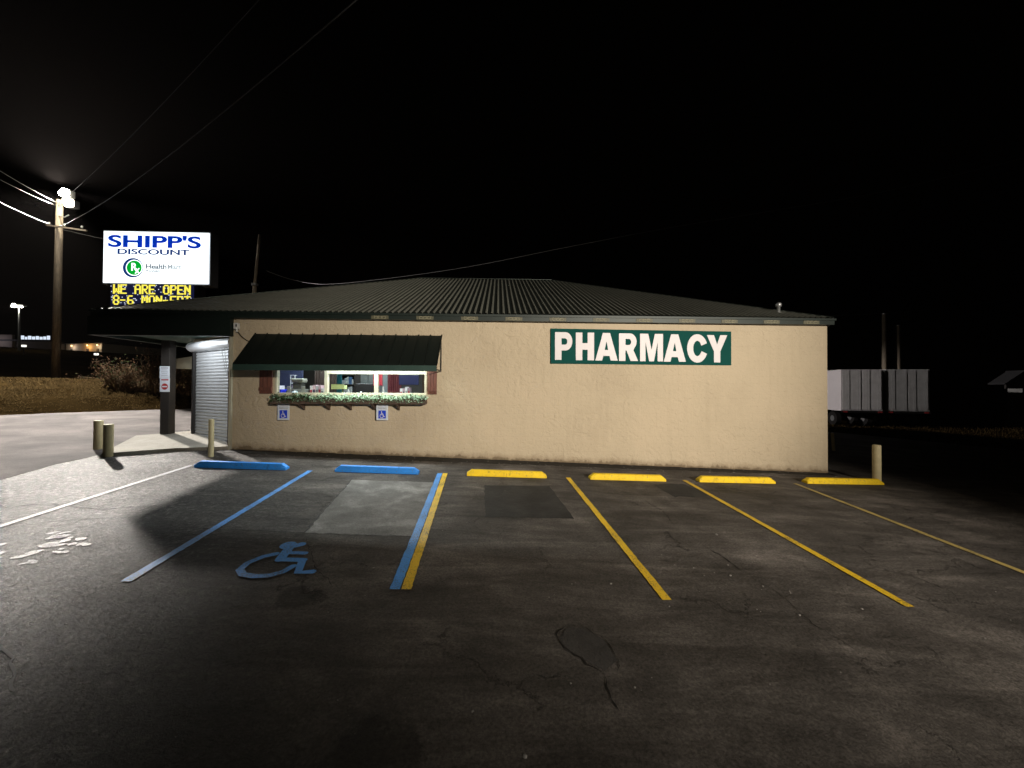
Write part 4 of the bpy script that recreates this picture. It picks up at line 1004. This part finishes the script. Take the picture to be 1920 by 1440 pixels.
mb = MB(); mb.v = [(lx+.05+.285*math.cos(2*math.pi*k/36), -.040, lz_+.285*math.sin(2*math.pi*k/36)) for k in range(36)]; mb.f = [tuple(range(36))]; mb.m = [0]; mb.build('emblem_disc', M['l_green'], rs, recalc=False)
text_mesh("R", 'emblem_letter', M['sign_face'], rs, (lx+.055,-.042,lz_+.035), FACE, width=.21, height=.30, offset=.02, extrude=.004)
text_mesh("x", 'emblem_letter', M['sign_face'], rs, (lx+.17,-.042,lz_-.12), FACE, width=.19, height=.21, offset=.012, extrude=.004)
# LED message board, 5x7 lettering
FONT = {'W':['10001','10001','10001','10101','10101','11011','10001'],'E':['11111','10000','10000','11110','10000','10000','11111'],'A':['01110','10001','10001','11111','10001','10001','10001'],
 'R':['11110','10001','10001','11110','10100','10010','10001'],'O':['01110','10001','10001','10001','10001','10001','01110'],'P':['11110','10001','10001','11110','10000','10000','10000'],'N':['10001','11001','11101','10111','10011','10001','10001'],
 '8':['01110','10001','10001','01110','10001','10001','01110'],'-':['00000','00000','00000','11110','00000','00000','00000'],'6':['01110','10000','10000','11110','10001','10001','01110'],'M':['10001','11011','10101','10101','10001','10001','10001'],
 'F':['11111','10000','10000','11110','10000','10000','10000'],'I':['11111','00100','00100','00100','00100','00100','11111'],' ':['00000']*7}
lw, cellx, cellz = 3.15, 3.15/70, .054
lbz1 = 5.90
mb = MB(); mb.box(-lw/2-.30, lw/2-.0, .02, .40, lbz1-1.1, lbz1+.03); mb.build('message_cabinet', M['blackm'], rs)
bx0 = xc(210); mb = MB(); mb.box(bx0, bx0+lw, .0, .018, lbz1-1.05, lbz1); mb.build('led_panel', M['led_back'], rs)
mb = MB(); occ = set()
for li, txt in enumerate(('WE ARE OPEN', '8-6 MON-FRI')):
    for ci, ch in enumerate(txt):
        for r in range(7):
            for c in range(5):
                if FONT[ch][r][c] == '1': 
                    for dd in (0, 1):       # double stroke, as the bold lettering on the board
                        occ.add((2*(2+ci*6+c)+dd*1, r+li*8)); occ.add((2*(2+ci*6+c)+dd*1+1, r+li*8))
for cx_, rz in occ:
    x = bx0+cx_*cellx/2; z = lbz1-(rz+1)*cellz; mb.box(x, x+cellx/2*.97, -.006, -.001, z, z+cellz*.93)
mb.build('led_message', M['led_yellow'], rs)
mb = MB(); random.seed(4)
for _ in range(150):
    cx_ = random.randint(0, 139); rz = random.randint(0, 17)
    if (cx_, rz) in occ: continue
    x = bx0+cx_*cellx/2; z = lbz1-(rz+1)*cellz; mb.box(x, x+.03, -.006, -.001, z+.012, z+.045)
mb.build('led_sparkle', M['led_white'], rs)
for x in (.32,):
    mb = MB(); mb.tube([(x,.2,1.5),(x,.2,4.82)], .11, 12); mb.build('leg', M['galv'], rs, smooth=True)

# ------------------------------------------------------------------ overhead wires
def wire(A_, B_, sag, r, lab, n=24, mat='galv'):
    A_ = Vector(A_); B_ = Vector(B_)
    pts = [A_.lerp(B_, i/n)-Vector((0,0,4*sag*(i/n)*(1-i/n))) for i in range(n+1)]
    mb = MB(); mb.tube(pts, r*.75, 6); tag(mb.build('overhead_wire', M['wire'], smooth=True), lab, 'wire', 'overhead wires')
def translucent(m, amount=.5):
    nt = m.node_tree; N, L = nt.nodes, nt.links; P = N['Principled BSDF']
    tr = N.new('ShaderNodeBsdfTranslucent'); src = P.inputs['Base Color'].links[0].from_socket; L.new(src, tr.inputs[0])
    mx = N.new('ShaderNodeMixShader'); mx.inputs[0].default_value = amount; L.new(P.outputs[0], mx.inputs[1]); L.new(tr.outputs[0], mx.inputs[2]); L.new(mx.outputs[0], N['Material Output'].inputs[0])
M['wire'] = simple('wire_metal', (.05,.05,.05), .7, 0, .1, 2)
wire((-27.4,23.8,11.69), (-1.93,6.0,8.53), .5, .016, 'long overhead wire from the lamp pole crossing above the lit sign, the lower one')
wire((-27.4,23.9,13.27), (-5.13,9.0,12.01), .3, .012, 'faint overhead wire from the lamp pole top rising steeply, the upper one')
wire((-27.47,23.9,13.3), (-15.2,9.0,9.29), .2, .016, 'overhead wire leaving the pole to the left edge, uppermost of the three')
wire((-27.47,23.8,13.1), (-15.18,9.0,8.73), .2, .016, 'overhead wire leaving the pole to the left edge, middle of the three')
wire((-27.47,23.7,11.8), (-15.17,9.0,8.11), .2, .028, 'thick overhead cable leaving the pole to the left edge, lowest of the three')
wire((-27.47,24.1,11.75), (-22.5,26.5,11.3), .1, .016, 'short overhead cable leaving the crossarm to the right, toward the lit sign')
CW = [(-15.99, 26.0, 9.91), (-13.7, 25.11, 9.06), (-11.19, 24.22, 8.56), (-7.18, 23.33, 8.7), (-1.79, 22.44, 9.27), (3.91, 21.56, 10.21), (9.57, 20.67, 11.08), (15.16, 19.78, 11.79), (21.84, 18.89, 12.81), (32.49, 18.0, 15.4)]
mb = MB(); pts = []
for i in range(len(CW)-1):
    p0, p1, p2, p3 = [Vector(CW[max(0, min(len(CW)-1, i+k))]) for k in (-1, 0, 1, 2)]
    for j in range(6):
        t = j/6; pts.append(.5*((2*p1)+(p2-p0)*t+(2*p0-5*p1+4*p2-p3)*t*t+(3*p1-p0-3*p2+p3)*t**3))
mb.tube(pts, .014, 6); tag(mb.build('overhead_wire', M['wire'], smooth=True), 'sagging wire passing just over the roof ridge of the building', 'wire', 'overhead wires')
RW = [(23.58, 28.0, 7.69), (30.31, 28.0, 8.15), (41.2, 28.0, 9.27), (50.32, 28.0, 10.05)]
wire(RW[0], RW[2], .35, .02, 'dim wire running right from the roof to the two bare poles')

# ------------------------------------------------------------------ far lamp, houses and store at the left
t = empty('street_lamp', (-55.6, 45, 5.2), label='small distant street lamp glowing at the far left', cat='street lamp')
mb = MB(); mb.tube([(0,0,-1.5),(-.1,0,6.0)], [.14,.09], 8); mb.build('pole', M['galv'], t)
mb = MB(); mb.box(-.9,.5,-.2,.2,6.0,6.18); mb.build('head', M['galv'], t)
M['far_lamp'] = emis('far_lamp_lens', (1.0,.97,.80), 30)
mb = MB(); mb.box(-.7,.0,-.28,.22,5.88,5.99); mb.box(-.65,-.35,-.26,-.21,6.0,6.25); mb.build('lens', M['far_lamp'], t)
ld = bpy.data.lights.new('far_lamp_light', 'POINT'); ld.energy = 160; ld.color = (1,.95,.8); ld.shadow_soft_size = .2
lo = bpy.data.objects.new('far_lamp_light', ld); link(lo, t); lo.location = (-.4,-.6,5.6)
M['house'] = simple('house_siding', (.30,.26,.21), .7, 0, .1, 2)
M['dark_roof'] = simple('dark_shingle', (.02,.02,.022), .9, 0, .3, 3)
t = empty('house', (-64.7, 60, 6.9), rz=R(-14), label='distant pale house lit by orange wall lamps, behind the utility pole', cat='house')
mb = MB(); mb.box(-3.6,3.9,0,8,-3,1.7); mb.build('wall', M['house'], t)
mb = MB(); mb.prism([(-3.9,-.5,1.65),(-3.9,4,3.0),(-3.9,8.5,1.65)], (8.1,0,0)); mb.build('roof', M['dark_roof'], t)
for x in (-2.4, 1.0, 3.1):
    mb = MB(); mb.box(x-.22, x+.22, -.05, -.003, -.55, .85); mb.build('window', M['blackm'], t)
M['warm_bulb'] = emis('warm_bulb', (1.0,.55,.2), 6)
for x, c, e in ((-2.0,(1,.82,.65),30), (1.3,(1,.5,.15),60), (3.35,(1,.85,.6),28)):
    s = MB(); s.lathe((x,-.25,1.25), [(.02,0),(.08,.05),(.08,.16),(.02,.2)], 10); so = s.build('wall_lamp', M['warm_bulb'], t)
    ld = bpy.data.lights.new('wall_lamp_light', 'POINT'); ld.energy = e; ld.color = c; ld.shadow_soft_size = .08
    lo = bpy.data.objects.new('wall_lamp_light', ld); link(lo, t); lo.location = (x, -.55, 1.1)
t = empty('store_building', (-73.5, 60, 7.0), label='distant low store with a row of lit white sign characters, far left', cat='building')
M['store'] = simple('store_wall', (.10,.085,.07), .8, 0, .2, 1); M['store_sign'] = emis('store_sign_light', (.75,.85,1.0), 1.0)
mb = MB(); mb.box(-9.0,4.6,.5,12,-3,1.9); mb.box(-9.0,-2.0,.2,.499,-1,2.9); mb.build('wall', M['store'], t)
mb = MB(); mb.box(-9.2,4.8,.1,12.2,1.901,2.15); mb.build('roof', M['dark_roof'], t)
random.seed(2); mb = MB(); x = -.9
while x < 3.5:
    w = random.uniform(.22,.42); mb.box(x, x+w, .30,.42, 2.2, 2.2+random.uniform(.38,.6)); x += w+.22
mb.build('sign_character', M['store_sign'], t)
ld = bpy.data.lights.new('store_light', 'POINT'); ld.energy = 60; ld.color = (.9,.8,.9); ld.shadow_soft_size = .2
lo = bpy.data.objects.new('store_light', ld); link(lo, t); lo.location = (-3.6, -1.2, 1.8)
for (x, y, z), lab in (((-49.0,40,6.05),'tiny white yard light left of the utility pole'), ((-41.8,40,5.25),'tiny white yard light left of the brown bush')):
    t = empty('yard_light', (x,y,z), label=lab, cat='light', group='tiny far yard lights')
    mb = MB(); mb.tube([(0,0,-2.2),(0,0,-.1)], .04, 6); mb.build('post', M['blackm'], t)
    mb = MB(); mb.box(-.14,.14,-.1,.1,-.09,.10); mb.build('lens', M['far_lamp2'] if 'far_lamp2' in M else M.setdefault('far_lamp2', emis('yard_lamp_lens', (1,.95,.85), 1.6)), t)

# ------------------------------------------------------------------ bushes
def bush(cx, cy, w, d, h, lab, seed, dens=1.0):
    random.seed(seed); z0 = H(cx, cy)-.05
    t = empty('bush', (cx, cy, z0), label=lab, cat='bush', group='brown bushes on the bank')
    st = MB(); lf = MB()
    for i in range(int(46*dens)):
        bx, by = random.uniform(-w*.40, w*.40), random.uniform(-d*.4, d*.4); a = random.uniform(0, 6.28); p = Vector((bx, by, H(cx+bx, cy+by)-z0-.05)); v = Vector((math.cos(a)*.35, math.sin(a)*.35, 1.0)).normalized()
        L_ = h*random.uniform(.55, 1.05)*(1-.5*(abs(bx)/(w*.5))**2); pts = [p.copy()]; n = 7
        for k in range(n):
            v = (v+Vector((random.gauss(0,.22), random.gauss(0,.22), random.gauss(-.05,.16)))).normalized(); p = p+v*L_/n; pts.append(p.copy())
            if k > 0:
                for _ in range(2):
                    q = p.copy(); u = (v+Vector((random.gauss(0,.7), random.gauss(0,.7), random.gauss(0,.5)))).normalized(); pp = [q.copy()]
                    for _k in range(3): u = (u+Vector((random.gauss(0,.3), random.gauss(0,.3), random.gauss(-.15,.2)))).normalized(); q = q+u*L_*.09; pp.append(q.copy())
                    st.tube(pp, [.008,.006,.004,.002], 3, cap=False)
                    for _l in range(int(9*dens)):
                        c = random.choice(pp)+Vector((random.gauss(0,.09), random.gauss(0,.09), random.gauss(0,.09))); l = random.uniform(.018,.045)
                        e1 = Vector((random.gauss(0,1), random.gauss(0,1), random.gauss(0,1))).normalized()*l; e2 = e1.cross(Vector((random.gauss(0,1), random.gauss(0,1), random.gauss(0,1)))).normalized()*l*.5
                        lf.add([c-e1, c-e2, c+e1, c+e2], [(0,1,2,3)], 1 if random.random() < .3 else 0)
        st.tube(pts, [.03*(1-k/(n+1))+.004 for k in range(n+1)], 5, cap=False)
    st.build('branches', M['twig'], t, recalc=False); lf.build('leaves', [M['dryleaf'], M['greenleaf']], t, recalc=False)
bush(-16.9, 19.0, 2.0, 1.6, 2.1, 'dense brown thicket on the bank directly left of the porch post', 31)
bush(-18.2, 18.6, 1.5, 1.2, 1.6, 'lower sprawling brown bush at the left end of the thicket', 32, .8)
bush(-15.6, 19.4, 1.8, 1.4, 1.9, 'tall brown bush partly behind the porch post', 33)
bush(-14.2, 20.6, 1.6, 1.4, 1.3, 'low straw-coloured bush between the porch post and the roll-up door', 34, .7)

# ------------------------------------------------------------------ trailers, shed, poles at the right
def trailer(x, y, lab, dirty, seed):
    random.seed(seed); z = g(24, 21)+1.05-.0
    t = empty('box_trailer', (x, y, z-1.05), rz=R(-13), label=lab, cat='trailer', group='box trailers parked beyond the lot')
    m = M['trailer'] if not dirty else M['trailer_dirty']; w, h, L_ = 2.44, 2.78, 9.0
    mb = MB(); mb.box(0,w,.04,L_,1.05,1.05+h); mb.build('body', m, t, bevel=.02)
    for k in (0, 1):
        mb = MB(); mb.box(.07+k*1.16, 1.148*(k+1)+.07, .02,.039,1.15,1.0+h-.02); d_ = mb.build('rear_door', m if dirty else M['trailer_back'], t, bevel=.008)
        for xx in (.25, .9):
            mb = MB(); mb.tube([(.07+k*1.16+xx,-.03,1.1),(.07+k*1.16+xx,-.03,1.02+h)], .007, 6); mb.build('lock_rod', M['trailer_rod'], d_)
    mb = MB(); mb.box(0,w,-.02,.039,.93,1.08); mb.build('bumper', M['blackm'], t)
    mb = MB(); mb.box(.1,.35,-.03,-.021,.96,1.04); mb.box(w-.35,w-.1,-.03,-.021,.96,1.04); mb.build('tail_light', M['red'], t)
    for yy in (1.2, 2.5):
        for xx in (.30, w-.30):
            mb = MB(); mb.tube([(xx-.14,yy,.48),(xx+.14,yy,.48)], .48, 20); wh = mb.build('wheel', M['blackm'], t)
            mb = MB(); mb.tube([(xx-.15,yy,.48),(xx+.15,yy,.48)], .2, 12); mb.build('rim', M['galv'], wh)
    for xx in (.5, w-.5):
        mb = MB(); mb.box(xx-.06,xx+.06,L_-2,L_-1.85,-.1,1.049); mb.build('landing_leg', M['blackm'], t)
trailer(23.04, 24.0, 'white box trailer beside the building corner, grimy stains along its rear doors', False, 1)
trailer(25.65, 23.5, 'dark grey box trailer standing right of the white trailer', True, 2)
# grime patches on the first trailer are part of its rear doors' wear
t = empty('shed', (36.0, 24, -.56), label='small pale shed with sloping lean-to roof at the right edge', cat='shed')
mb = MB(); mb.box(0,3.6,0,.85,-.4,3.75); mb.build('wall', simple('shed_boards', (.17,.17,.165), .8, 0, .3, 2), t)
mb = MB(); mb.prism([(-.02,-.1,3.85),(-1.5,-.1,2.95),(-1.5,-.1,2.88),(-.02,-.1,3.78)], (0,.9,0)); mb.prism([(-.02,-.1,3.86),(3.8,-.1,3.86),(3.8,-.1,3.751),(-.02,-.1,3.751)], (0,1.0,0)); mb.build('roof', M['dark_roof'], t)
mb = MB(); mb.box(-1.35,-1.25,-.05,.05,-.4,2.95); mb.build('post', M['dark_wood'], t)
for (x, y, zt), lab in (((30.42,28,7.9),'dim bare timber pole behind the dark trailer, the taller one'), ((31.55,28,7.0),'dim bare timber pole behind the dark trailer, the shorter one')):
    t = empty('utility_pole', (x, y, -.4), label=lab, cat='utility pole', group='bare poles behind the trailers')
    mb = MB(); mb.tube([(0,0,-.3),(0,0,zt+.4)], [.17,.13], 10); mb.build('shaft', M['pole_wood'], t, smooth=True)
    mb = MB(); mb.lathe((0,0,zt+.4), [(.14,0),(.14,.04),(.001,.08)], 10); mb.build('pole_cap', M['galv'], t)

# ------------------------------------------------------------------ lot lamp behind the photographer (outside the picture)
LX, LY, LZ = 11.5, -14.0, 6.4
t = empty('lot_lamp', (LX, LY, g(LX, LY)), label='tall lot lamp standing behind the photographer, aimed at the wall', cat='street lamp')
zb = LZ-g(LX, LY)
mb = MB(); mb.tube([(0,0,-.3),(0,0,zb-.1)], [.11,.07], 12); mb.build('pole', M['galv'], t, smooth=True)
mb = MB(); mb.box(-.25,.25,-.25,.10,zb-.12,zb+.22); mb.build('head', M['blackm'], t, bevel=.02)
mb = MB(); mb.box(-.2,.2,.101,.12,zb-.08,zb+.18); mb.build('lens', emis('lot_lamp_lens', (1,.8,.55), 40), t)
ld = bpy.data.lights.new('lot_lamp_light', 'SPOT'); ld.energy = P_FLOOD; ld.color = (1.0,.90,.765); ld.shadow_soft_size = .18; ld.spot_size = R(43); ld.spot_blend = 1.0
lo = bpy.data.objects.new('lot_lamp_light', ld); link(lo, t); lo.location = (0,.25,zb+.05)
tgt = Vector((2.6, 9.75, 3.0)); src = Vector((LX, LY+.25, LZ+.05)); lo.rotation_euler = (tgt-src).to_track_quat('-Z', 'Y').to_euler()


for k_ in ('straw', 'dryleaf', 'greenleaf', 'plant'): translucent(M[k_], .5)
# ------------------------------------------------------------------ thin haze added to give the pole lamp a glow
hz, nt, N, L, P = nm('glow_haze'); N.remove(P); vol = N.new('ShaderNodeVolumePrincipled'); vol.inputs['Density'].default_value = .00004; vol.inputs['Color'].default_value = (.95,.86,.82,1)
vol.inputs['Anisotropy'].default_value = .0
L.new(vol.outputs[0], N['Material Output'].inputs['Volume'])
mb = MB(); mb.box(-140, 120, -40, 140, -6, 24); tag(mb.build('haze', hz), kind='stuff')
